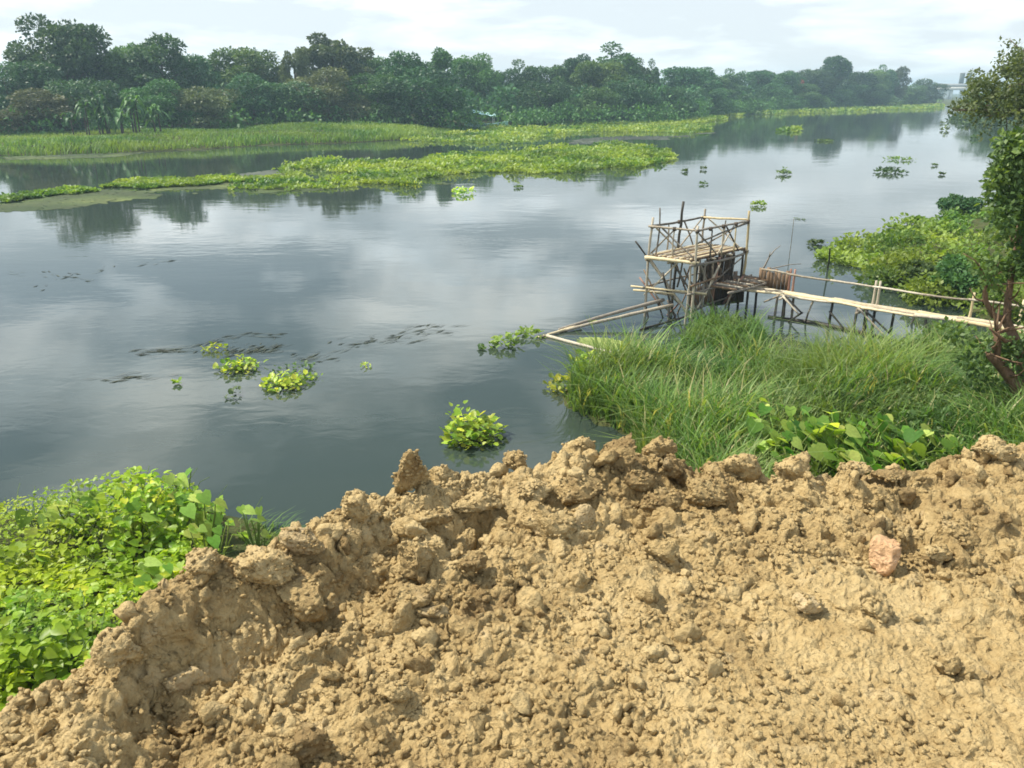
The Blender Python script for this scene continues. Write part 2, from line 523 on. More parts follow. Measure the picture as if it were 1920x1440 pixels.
# ------------------------------------------------------------------ terrain
near_shore = [(-900, -420), (-120, -40), (-30, 2), (-11, 6.5), (-8.2, 8.6), (-7.2, 9.4), (-4.6, 10.0), (-3.3, 9.4), (-1.5, 8.6), (1.0, 9.2),
              (2.1, 12.2), (0.95, 14.0), (1.3, 15.0), (3.0, 15.9), (5.2, 15.7), (9.2, 15.2), (11.2, 17.4), (12.6, 21.5), (12.4, 24.5), (11.6, 26.5),
              (13.5, 30), (18, 35), (24.5, 41), (33, 52), (45, 70), (66, 108), (84, 138), (98, 180), (118, 225), (170, 330), (240, 480), (520, 1150)]
fb_px = [(1762, 193), (1700, 199), (1600, 202), (1500, 205), (1400, 208), (1360, 214), (1330, 222), (1250, 232), (1120, 230), (1000, 235), (880, 240), (850, 252),
         (760, 262), (650, 268), (500, 272), (380, 280), (200, 288), (0, 292)]
far_shore = [P(*q)[:2] for q in fb_px] + [(-75, 64), (-260, -20), (-1200, -420)]
river = near_shore + [(470, 1250)] + [(180, 480)] + far_shore
tree_line = [(-90, 86), (-56, 96), (-34, 111), (-18, 122), (-8, 122), (5, 140), (26, 150), (50, 205), (80, 250), (120, 300), (150, 345)]

def ground_z(x, y):
    d = seg_dist(x, y, river, True)
    inside = in_poly(x, y, river)
    nz = fbm(P3(x * .22, y * .22), 5, 3) * .12 + fbm(P3(x * .03, y * .03), 9, 2) * .35 * np.clip(d / 20, 0, 1)
    out = .03 + np.minimum(d * .14, .75) + np.clip(d - 8, 0, 40) * .012 + nz
    return np.where(inside, -np.minimum(.02 + d * .3, 1.0), out)

def axis(neg, pos, core0, core1, step, grow=1.09):
    a = list(np.arange(core0, core1, step))
    s, v = step, a[-1]
    while v < pos:
        s *= grow
        v += s
        a.append(v)
    s, v, lo = step, a[0], []
    while v > neg:
        s *= grow
        v -= s
        lo.append(v)
    return np.array(lo[::-1] + a)

def grid_faces(ny, nx):
    i = np.arange(ny * nx).reshape(ny, nx)
    return np.stack([i[:-1, :-1], i[:-1, 1:], i[1:, 1:], i[1:, :-1]], -1).reshape(-1, 4)

gx, gy = axis(-1600, 1600, -12, 16, .4), axis(-300, 1600, 3, 30, .4, 1.06)
GX, GY = np.meshgrid(gx, gy)
gz = ground_z(GX.ravel(), GY.ravel())
ground = obj('ground', mesh_np('ground', P3(GX.ravel(), GY.ravel(), 0) + np.stack([gz * 0, gz * 0, gz], 1), grid_faces(len(gy), len(gx)), M_GROUND))
tag(ground, 'low green river banks on both sides of the river', kind='structure')

wx = np.array([-1590, 1590.0])
me = mesh_np('water', [(-1590, -290, 0), (1590, -290, 0), (1590, 1590, 0), (-1590, 1590, 0)], np.array([(0, 1, 2, 3)]), M_WATER, False)
tag(obj('water', me), 'calm grey green river reflecting pale clouds', kind='structure')

# ------------------------------------------------------------------ dug soil embankment the camera stands on
crest = [(-40, -16), (-4, -4), (-1.9, -.5), (-1.5, .9), (-1.38, 1.62), (-1.24, 1.95), (-1.08, 2.3), (-.70, 2.68), (-.22, 2.95), (.53, 3.25), (1.0, 3.18), (1.36, 3.10),
         (1.8, 3.2), (2.2, 3.3), (2.6, 3.36), (4.5, 3.5), (40, 5)]
plateau = crest + [(40, -40), (-40, -40)]
CX = [-40, -1.5, -1.38, -1.24, -1.08, -.90, -.70, -.55, -.22, .1, .5, .8, 1.0, 1.36, 1.8, 2.1, 2.6, 40]
CB = [0.0, .05, .12, .06, .15, .08, .14, .19, .13, .15, .175, .13, .09, .06, .07, .13, .16, .1]
ridge = [P(350, 1150, 4.0), P(470, 1085, 4.0), P(600, 1060, 4.0), P(710, 990, 4.05), P(800, 930, 4.05)]
trough = [P(330, 1330, 3.85), P(450, 1235, 3.85), P(600, 1175, 3.85), P(705, 1100, 3.85), P(740, 1045, 3.85), P(880, 1005, 3.9)]

def soil_base(x, y):
    d = seg_dist(x, y, crest)
    s = np.where(in_poly(x, y, plateau), -d, d)
    b = np.interp(x, CX, CB)
    z = 3.9 + b * np.exp(-np.clip(-s - .05, 0, 9) ** 2 / .10)
    z = z - 1.35 * np.maximum(s, 0) - .06 * np.exp(-(s / .1) ** 2)
    z = z + .06 * np.exp(-(seg_dist(x, y, ridge) / .13) ** 2)
    z = z - .14 * np.exp(-(seg_dist(x, y, trough) / .12) ** 2)
    return z, s

def soil_z(x, y, lumps=True):
    z, s = soil_base(x, y)
    q = P3(x, y)
    z = z + fbm(q * 1.3, 21, 3) * .05
    if not lumps:
        return z
    wx_ = x + fbm(q * 7, 31, 3) * .045
    wy_ = y + fbm(q * 7, 35, 3) * .045
    # jumbled near the rim and on the left, trodden flatter to the lower right
    rough = np.clip(.55 + fbm(q * 1.1, 41, 3) * .55 + np.exp(-(np.clip(-s, 0, 9) / .55) ** 2) * .55 - np.clip(x * .14, 0, .5), .10, 1.25)
    z = z + rough * (.36 * domes(wx_, wy_, .26, 51, .55) + .46 * domes(wx_ + .31, wy_, .13, 61, .6))
    z = z + np.clip(rough + .25, .3, 1) * (.50 * domes(wx_, wy_ + .17, .062, 71, .6) + .6 * domes(wx_ + .1, wy_, .030, 81, .65))
    z = z + rough * (fbm(q * 20, 91, 4, .62) * .014) + fbm(q * 75, 95, 3, .6) * .005
    return z - .04 * rough

th = np.concatenate([np.linspace(-180, -52, 36, endpoint=False), np.linspace(-52, 58, 980), np.linspace(58, 180, 37)[1:]])
rr = np.concatenate([np.array([.15, .5, .8, 1.0]), np.geomspace(1.05, 4.6, 460), np.geomspace(4.4, 9, 40), np.geomspace(10, 60, 14)])
TH, RR = np.meshgrid(R(1) * th, rr)
sx, sy = (np.sin(TH) * RR).ravel(), (np.cos(TH) * RR).ravel()
sz = soil_z(sx, sy)
q = np.stack([sx, sy, sz], 1)
jit = np.clip((4.8 - RR.ravel()) * 3, 0, 1)
sx = sx + jit * (fbm(q * 11, 101, 3) * .022 + fbm(q * 45, 111, 2) * .006)
sy = sy + jit * (fbm(q * 11, 121, 3) * .022 + fbm(q * 45, 131, 2) * .006)
sz = np.maximum(sz, -1.0)
soil = obj('soil_embankment', mesh_np('soil_embankment', np.stack([sx, sy, sz], 1), grid_faces(len(rr), len(th)), M_SOIL))
tag(soil, 'heaped light brown dug soil along the top of the river bank', kind='structure')

def soil_at(x, y):
    return soil_z(np.atleast_1d(np.float64(x)), np.atleast_1d(np.float64(y)))

# clods
def clod_mesh(name, subdiv, seed, ax=(1, 1, 1), cuts=7, amp=.16, mat=M_CLOD, freq=2.2, coarse=False):
    r = np.random.default_rng(seed)
    bm = bmesh.new()
    bmesh.ops.create_icosphere(bm, subdivisions=subdiv, radius=1.0)
    if coarse:                      # a bare icosahedron, its corners pushed about
        for q in bm.verts:
            q.co *= r.uniform(.65, 1.2)
        cuts = 0
    v = np.array([q.co[:] for q in bm.verts])
    f = np.array([[q.index for q in p.verts] for p in bm.faces])
    bm.free()
    for _ in range(cuts):
        nv = unit(r.normal(size=(1, 3)))[0]
        dd = r.uniform(.42, .82)
        over = np.maximum(v @ nv - dd, 0)
        v = v - over[:, None] * nv * .92
    n = unit(v)
    v = v + n * (fbm(v * freq + seed * 3.1, seed, 4, .6) * amp)[:, None]
    if subdiv >= 3:
        v = v + n * ((.35 - np.abs(fbm(v * 5 + seed, seed + 9, 4, .65))) * amp * .75)[:, None]
    if subdiv >= 4:
        v = v + n * (fbm(v * 17 + seed, seed + 13, 2, .6) * amp * .3)[:, None]
        v = v - n * (np.clip(fbm(v * 4 + seed, seed + 19, 2) - .35, 0, 1) * .3)[:, None]
    v = v * np.array(ax)
    return mesh_np(name, v, f, mat)

# hand placed lumps: px, py of the middle, half sizes (m), tilt x, tilt y, turn, label, material
BIG = [
    (772, 880, (.075, .06, .125), 5, 12, 20, 'upright pointed lump of soil standing on the left rim of the heap', M_CLOD),
    (832, 882, (.08, .07, .06), 0, 8, 50, 'blunt soil lump just right of the upright pointed lump', M_CLOD),
    (1080, 852, (.085, .07, .075), 10, 0, 10, 'reddish brown lump on the rim against the water', M_CLOD),
    (965, 868, (.07, .06, .06), 0, 0, 75, 'crumbly lump on the rim below the floating yellow green plant', M_CLOD),
    (1158, 866, (.16, .07, .09), -25, -28, -10, 'long slab of soil tilted to the left on the rim', M_CLOD),
    (1240, 846, (.115, .05, .06), -15, -34, 0, 'tilted slab of soil sticking up against the grass', M_CLOD),
    (1262, 882, (.06, .055, .07), 0, 0, 30, 'rounded reddish lump under the tilted slab by the grass', M_CLOD),
    (1195, 905, (.08, .07, .06), 0, 10, 0, 'lump wedged under the long tilted slab', M_CLOD),
    (1385, 890, (.10, .08, .085), 8, 15, 20, 'dark sided lump on the rim in front of the grass', M_CLOD),
    (1484, 893, (.115, .09, .10), 0, -12, 45, 'big blocky lump on the rim left of the large green leaves', M_CLOD),
    (1602, 882, (.08, .06, .045), 0, 0, 0, 'low lump on the rim below the large green leaves', M_CLOD),
    (1238, 948, (.10, .07, .06), -14, 0, 8, 'flat topped lump with a deep shadow beneath it', M_CLOD),
    (1330, 935, (.13, .07, .06), 0, 8, -15, 'long low lump below the dark sided rim lump', M_CLOD),
    (1090, 928, (.12, .09, .07), -10, 4, 25, 'broad crumbling lump behind the block with two hollows', M_CLOD),
    (1030, 990, (.135, .085, .085), -12, 5, -8, 'large pale block undercut by two dark hollows', M_CLOD),
    (1097, 987, (.055, .02, .075), -20, 12, 5, 'thin pale chip of soil standing on edge beside the block', M_PALE),
    (1000, 925, (.10, .07, .06), -5, -10, 35, 'rough lump on the rim slope above the pale block', M_CLOD),
    (900, 950, (.13, .09, .06), -15, -5, 0, 'broad flat lump in the middle of the rim slope', M_CLOD),
    (800, 985, (.12, .10, .05), -22, 0, 15, 'smooth faced slab right of the left rim', M_CLOD),
    (665, 965, (.10, .09, .075), 0, 12, 60, 'rounded lump at the left shoulder of the heap by the water', M_CLOD),
    (570, 1022, (.10, .07, .045), -20, 14, -20, 'pale smooth slab on the left shoulder above the creepers', M_PALE),
    (490, 1068, (.13, .10, .06), -12, 14, -25, 'broad sloping slab above the creepers', M_CLOD),
    (568, 1112, (.155, .10, .075), -6, 24, -32, 'largest sloping slab with its right face in shadow', M_CLOD),
    (385, 1062, (.07, .06, .06), 0, 0, 15, 'dark jagged lump at the edge of the creepers', M_CLOD),
    (782, 1062, (.09, .075, .085), 0, 10, 10, 'rounded lump standing in the shadowed hollow', M_CLOD),
    (765, 1130, (.085, .07, .05), -20, 0, 0, 'smooth low lump in front of the shadowed hollow', M_CLOD),
    (812, 1152, (.06, .045, .03), -10, 0, 0, 'pale flat chip in front of the smooth low lump', M_PALE),
    (890, 1065, (.075, .06, .055), -8, 0, 40, 'lump below the pale block', M_CLOD),
    (1240, 1042, (.075, .05, .05), 0, 0, 0, 'smooth oval lump on the crumbled soil in the middle', M_CLOD),
    (352, 1288, (.085, .04, .05), -20, 10, 40, 'flat oblong slab in the lower left crumbs', M_PALE),
    (355, 1360, (.06, .05, .04), -20, 0, 10, 'flat faced chip below the oblong slab', M_CLOD),
    (575, 1408, (.105, .08, .055), -10, -6, 10, 'flat topped block at the bottom edge of the photo', M_CLOD),
    (232, 1235, (.085, .07, .08), 0, 0, 0, 'rough lump on the left edge above the creepers', M_CLOD),
    (745, 1300, (.06, .05, .05), 0, 0, 0, 'dark lump in the lower middle of the soil', M_CLOD),
    (1515, 1135, (.065, .05, .04), -10, 0, 0, 'pale lump left of the orange stone', M_PALE),
    (1792, 1002, (.08, .055, .055), 0, 14, 0, 'lump with a shadow to its right above the orange stone', M_CLOD),
    (1640, 1150, (.06, .05, .04), 0, 0, 30, 'lump just below the orange stone', M_CLOD),
    (1760, 1040, (.10, .05, .03), -10, 10, 20, 'low long slab right of the orange stone', M_CLOD),
    (1770, 1250, (.05, .04, .04), 0, 0, 0, 'dark lump at the lower right of the soil', M_CLOD),
    (1855, 848, (.13, .10, .06), 0, 0, 0, 'crumbled mound top at the right end of the rim', M_CLOD),
    (1670, 898, (.09, .06, .03), 0, 0, 0, 'flat lump lying on the right part of the rim', M_CLOD),
]
def soil_hit(px, py):
    """where the line of sight meets the soil, or the rim where it passes above it"""
    zs_ = np.linspace(5.0, 3.3, 171)
    q = np.array([P(px, py, z_) for z_ in zs_])
    h_, s_ = soil_base(q[:, 0], q[:, 1])
    h_ = soil_z(q[:, 0], q[:, 1], False)
    k_ = int(np.argmax((q[:, 2] <= h_ + .02) | (s_ > -.05)))
    return q[k_, 0], q[k_, 1], min(q[k_, 2], h_[k_] + .05)
CLING = []
for i, (px, py, ax, tx, ty, rz, lab, mt) in enumerate(BIG):
    ax = tuple(q * .88 for q in ax)
    x, y, z = soil_hit(px, py)
    o = obj('soil_clod', clod_mesh('soil_clod', 4, 300 + i, ax, 9, .14 if mt is M_CLOD else .08, mt), None, (x, y, z + ax[2] * .36))
    o.rotation_euler = (R(tx), R(ty), R(rz))
    tag(o, lab, 'soil lump', 'lumps of dug soil on the embankment')
    if True:
        v = np.empty(len(o.data.vertices) * 3)
        o.data.vertices.foreach_get('co', v)
        M = np.array(Matrix.LocRotScale(o.location, o.rotation_euler, o.scale))
        v = v.reshape(-1, 3) @ M[:3, :3].T + M[:3, 3]
        CLING.append(v[rng.choice(len(v), int(min(150, 330 * (ax[0] * ax[1] + ax[1] * ax[2]) / .02)))])
x, y, z = soil_hit(1660, 1050)
st = obj('orange_stone', clod_mesh('orange_stone', 4, 77, (.062, .05, .085), 4, .05, M_STONE), None, (x, y, z + .025))
st.rotation_euler = (R(-18), R(4), R(10))
tag(st, 'smooth orange stone standing up in the soil at the right', 'stone')

# loose lumps lying about: individuals share twelve shapes
protos = [clod_mesh('soil_clod', 3, 500 + k, (1, .65 + .35 * rng.random(), .5 + .35 * rng.random()), 7, .2, M_CLOD) for k in range(12)]
pts = sample_poly([(-1.36, 1.2), (-1.36, 1.62), (-1.2, 1.95), (-1.05, 2.3), (-.68, 2.68), (-.2, 2.95), (.53, 3.25), (1.36, 3.1), (2.6, 3.36), (2.9, 3.2), (1.2, 1.2)], 1400)
big_xy = [soil_hit(b[0], b[1])[:2] for b in BIG]
_, ss = soil_base(pts[:, 0], pts[:, 1])
keep = rng.random(len(pts)) < np.clip(.30 + .7 * np.exp(-(ss / .6) ** 2) - .08 * pts[:, 0], .1, 1)
pts = pts[keep][:255]
zs = soil_z(pts[:, 0], pts[:, 1])
used_ = {}
for k, (x, y) in enumerate(pts):
    s = .018 + .042 * rng.random() ** 2.2
    o = obj('soil_clod', protos[k % 12], None, (x, y, zs[k] + s * .2))
    o.scale = (s, s, s)
    o.rotation_euler = tuple(rng.random(3) * 6.28)
    dd_ = [math.hypot(x - b_[0], y - b_[1]) for b_ in big_xy]
    j_ = int(np.argmin(dd_))
    used_[j_] = used_.get(j_, 0) + 1
    bx_, by_ = big_xy[j_]
    where = ('beyond' if y > by_ else 'in front of') if abs(y - by_) > abs(x - bx_) else ('right of' if x > bx_ else 'left of')
    size = 'tiny' if s < .025 else 'small' if s < .04 else 'fist sized'
    lab = '%s soil lump just %s the %s' % (size, where, BIG[j_][6])
    if len(lab.split()) > 16 or dd_[j_] > .45:
        lab = '%s loose lump of dry brown soil lying on the embankment' % size
    tag(o, lab, 'soil lump', 'small loose lumps of soil on the embankment')

# crumbs: too many to count
ctempl = []
for k in range(5):
    m_ = clod_mesh('crumb', 1, 700 + k, (1, .8, .7), 4, .0 if k else .22, None, 2.2, k > 0)
    v = np.empty(len(m_.vertices) * 3)
    m_.vertices.foreach_get('co', v)
    ctempl.append((v.reshape(-1, 3), np.array([p.vertices[:] for p in m_.polygons])))
    bpy.data.meshes.remove(m_)
pts = sample_poly([(-1.62, 1.1), (-1.56, 1.66), (-1.38, 2.05), (-1.2, 2.42), (-.78, 2.84), (-.25, 3.1), (.53, 3.4), (1.36, 3.25), (2.6, 3.5), (3.6, 3.5), (3.4, 2.2), (1.6, .9), (-1.2, .8)], 23000)
pn = fbm(P3(pts[:, 0] * 1.9, pts[:, 1] * 1.9), 207, 3)
pts = pts[(pn + .25 - .22 * np.clip(pts[:, 0], -1, 2) > rng.random(len(pts)) * 1.0 - .45)]
zs = soil_z(pts[:, 0], pts[:, 1])
cling = np.concatenate(CLING)
n_soil = len(pts)
pts = np.concatenate([pts, cling[:, :2]])
zs = np.concatenate([zs, cling[:, 2]])
parts = []
for k in range(5):
    idx = np.arange(k, len(pts), 5)
    n = len(idx)
    tv, tf = ctempl[k]
    a = rng.random(n) * 6.28
    s = (.005 + .009 * rng.random(n) ** 1.5) if k else (.010 + .016 * rng.random(n) ** 2)
    s = np.where(idx >= n_soil, s * .8, s)
    if k == 0:
        idx, n, a, ca_ = idx[:1300], 1300, a[:1300], None
        s = s[:1300]
    ca, sa = np.cos(a), np.sin(a)
    vx = (tv[None, :, 0] * ca[:, None] - tv[None, :, 1] * sa[:, None]) * s[:, None] + pts[idx, 0, None]
    vy = (tv[None, :, 0] * sa[:, None] + tv[None, :, 1] * ca[:, None]) * s[:, None] + pts[idx, 1, None]
    vz = tv[None, :, 2] * s[:, None] + (zs[idx] + s * .3)[:, None]
    V = np.stack([vx, vy, vz], -1).reshape(-1, 3)
    F = (tf[None] + (np.arange(n) * len(tv))[:, None, None]).reshape(-1, 3)
    parts.append((V, [F], np.zeros(len(V))))
V, F, T = join(parts)
tag(obj('soil_crumbs', mesh_np('soil_crumbs', V, F, M_SOIL)), 'fine crumbs of dry soil strewn over the embankment', kind='stuff')

# ------------------------------------------------------------------ trees
def crown_pts(clumps, n_leaf, leaf, r, flat=.55, tone_top=.35):
    """clumps (K,4) centres and radii -> leaf arrays"""
    c = np.asarray(clumps)
    wgt = c[:, 3] ** 2
    k = r.choice(len(c), n_leaf, p=wgt / wgt.sum())
    dv = unit(r.normal(size=(n_leaf, 3)))
    dv[:, 2] = np.where(r.random(n_leaf) < .35, np.abs(dv[:, 2]), dv[:, 2])
    rad = c[k, 3] * (.55 + .5 * r.random(n_leaf) ** .6)
    p = c[k, :3] + dv * rad[:, None] * np.array([1, 1, flat + .25])
    d = unit(dv + r.normal(size=(n_leaf, 3)) * .7 + np.array([0, 0, -.25]))
    nrm = unit(dv + r.normal(size=(n_leaf, 3)) * .6 + np.array([0, 0, .5]))
    ctone = r.random(len(c))
    tone = np.clip(.12 + .6 * ctone[k] + r.normal(size=n_leaf) * .17, 0, 1)
    L = leaf * (.6 + .8 * r.random(n_leaf))
    return leaves(p, d, nrm, L, L * .62, tone)

def make_tree_meshes(kind, seed, mat, n_leaf=6500):
    """meshes for one kind of tree ten metres tall: (trunk, crown)"""
    r = np.random.default_rng(seed)
    cl = []
    if kind == 'round':
        for _ in range(42):
            u = unit(r.normal(size=(1, 3)))[0]
            q = r.random() ** .4
            cl.append((u[0] * 3.6 * q, u[1] * 3.6 * q, 5.6 + u[2] * 3.5 * q, r.uniform(.8, 1.5)))
    elif kind == 'tall':
        for _ in range(38):
            h = r.random()
            w_ = 2.5 * math.sin(math.pi * (.12 + .8 * h)) + .3
            a = r.random() * 6.28
            q = r.random() ** .5
            cl.append((w_ * q * math.cos(a), w_ * q * math.sin(a), 2.0 + 7.2 * h, r.uniform(.6, 1.2)))
    elif kind == 'cone':
        for _ in range(40):
            h = r.random() ** 1.2
            w_ = 3.0 * (1 - h) ** .8 + .25
            a = r.random() * 6.28
            q = r.random() ** .5
            cl.append((w_ * q * math.cos(a), w_ * q * math.sin(a), 1.6 + 7.9 * h, r.uniform(.5, 1.1)))
    elif kind == 'spread':
        for _ in range(46):
            a = r.random() * 6.28
            q = r.random() ** .5
            cl.append((4.6 * q * math.cos(a), 4.6 * q * math.sin(a), 4.0 + 4.6 * (1 - q * q * .6) * r.uniform(.35, 1.08), r.uniform(.7, 1.3)))
    elif kind == 'airy':
        for _ in range(30):
            u = unit(r.normal(size=(1, 3)))[0]
            q = r.random() ** .3
            cl.append((u[0] * 3.4 * q, u[1] * 3.4 * q, 6.3 + u[2] * 3.0 * q, r.uniform(.5, .95)))
    elif kind == 'globe':
        for _ in range(40):
            u = unit(r.normal(size=(1, 3)))[0]
            cl.append((u[0] * 2.7 * .8, u[1] * 2.7 * .8, 7.2 + u[2] * 2.1, r.uniform(.7, 1.0)))
    elif kind == 'bush':
        for _ in range(36):
            u = unit(r.normal(size=(1, 3)))[0]
            q = r.random() ** .4
            cl.append((u[0] * 4.4 * q, u[1] * 4.4 * q, 4.4 + u[2] * 4.4 * q, r.uniform(1.0, 1.8)))
    cl = np.array(cl)
    V, F, T = crown_pts(cl, int(n_leaf * 1.45), .34, r)
    crown = mesh_np('crown', V, F, mat, False, T)
    top = cl[:, 2].max() - .6
    parts = [tube(bent((0, 0, -.6), (r.normal() * .2, r.normal() * .2, top), 8, .015, r), np.linspace(.24, .05, 8), 8)]
    for j in r.choice(len(cl), min(14, len(cl)), replace=False):
        h0 = max(1.2, cl[j, 2] * r.uniform(.4, .7))
        parts.append(tube(bent((0, 0, h0), cl[j, :3], 5, .05, r), np.linspace(.10, .03, 5), 5))
    V, F, T = join(parts)
    trunk = mesh_np('trunk', V, F, M_BARK)
    return trunk, crown

def make_banana_meshes(seed, mat):
    r = np.random.default_rng(seed)
    parts, stems = [], []
    for s in range(11):
        bx_, by_ = r.normal() * 1.5, r.normal() * .8
        hh = r.uniform(.7, 2.9)
        stems.append(tube(bent((bx_, by_, -.4), (bx_, by_, hh), 4, .02, r), np.linspace(.13, .08, 4), 7))
        for k in range(9):
            az = r.random() * 6.28
            el = r.uniform(.2, 1.3)
            L = r.uniform(1.6, 2.4)
            hor = np.array([math.cos(az), math.sin(az), 0])
            side = np.array([-math.sin(az), math.cos(az), 0])
            ts = np.linspace(0, 1, 7)
            c = np.array([bx_, by_, hh]) + hor * (ts * L * math.cos(el))[:, None] + np.array([0, 0, 1.0]) * (ts * L * math.sin(el) - 1.5 * ts ** 2.2)[:, None]
            wd = .30 * np.sin(ts * 2.9 + .2)
            V = np.concatenate([c + side * wd[:, None] + np.array([0, 0, .06]), c, c - side * wd[:, None] + np.array([0, 0, .06])])
            F = []
            for i in range(6):
                F += [(i, i + 1, i + 8, i + 7), (i + 7, i + 8, i + 15, i + 14)]
            parts.append((V, [np.array(F)], np.full(len(V), r.random())))
    V, F, T = join(parts)
    crown = mesh_np('crown', V, F, mat, False, T)
    V, F, T = join(stems)
    return mesh_np('trunk', V, F, M_BARK), crown

KIN = {}
for kind in ('round', 'tall', 'cone', 'spread', 'airy', 'globe', 'bush'):
    for v in range(2):
        KIN[(kind, v)] = make_tree_meshes(kind, 900 + 17 * v + len(kind) * 31 + ord(kind[0]), M_TREE[0], 7500 if kind in ('round', 'spread', 'bush') else 5200)
KIN[('banana', 0)] = make_banana_meshes(43, M_TREE[1])
KIN[('banana', 1)] = make_banana_meshes(44, M_TREE[1])
SIZE = {}
for key, (tr_, cr_) in KIN.items():
    v_ = np.empty(len(cr_.vertices) * 3)
    cr_.vertices.foreach_get('co', v_)
    v_ = v_.reshape(-1, 3)
    SIZE[key] = (2 * np.percentile(np.abs(v_[:, :2]), 96), np.percentile(v_[:, 2], 99.7))
def painted(name, me, mat, parent):
    o = obj(name, me, parent)
    o.material_slots[0].link = 'OBJECT'
    o.material_slots[0].material = mat
    return o

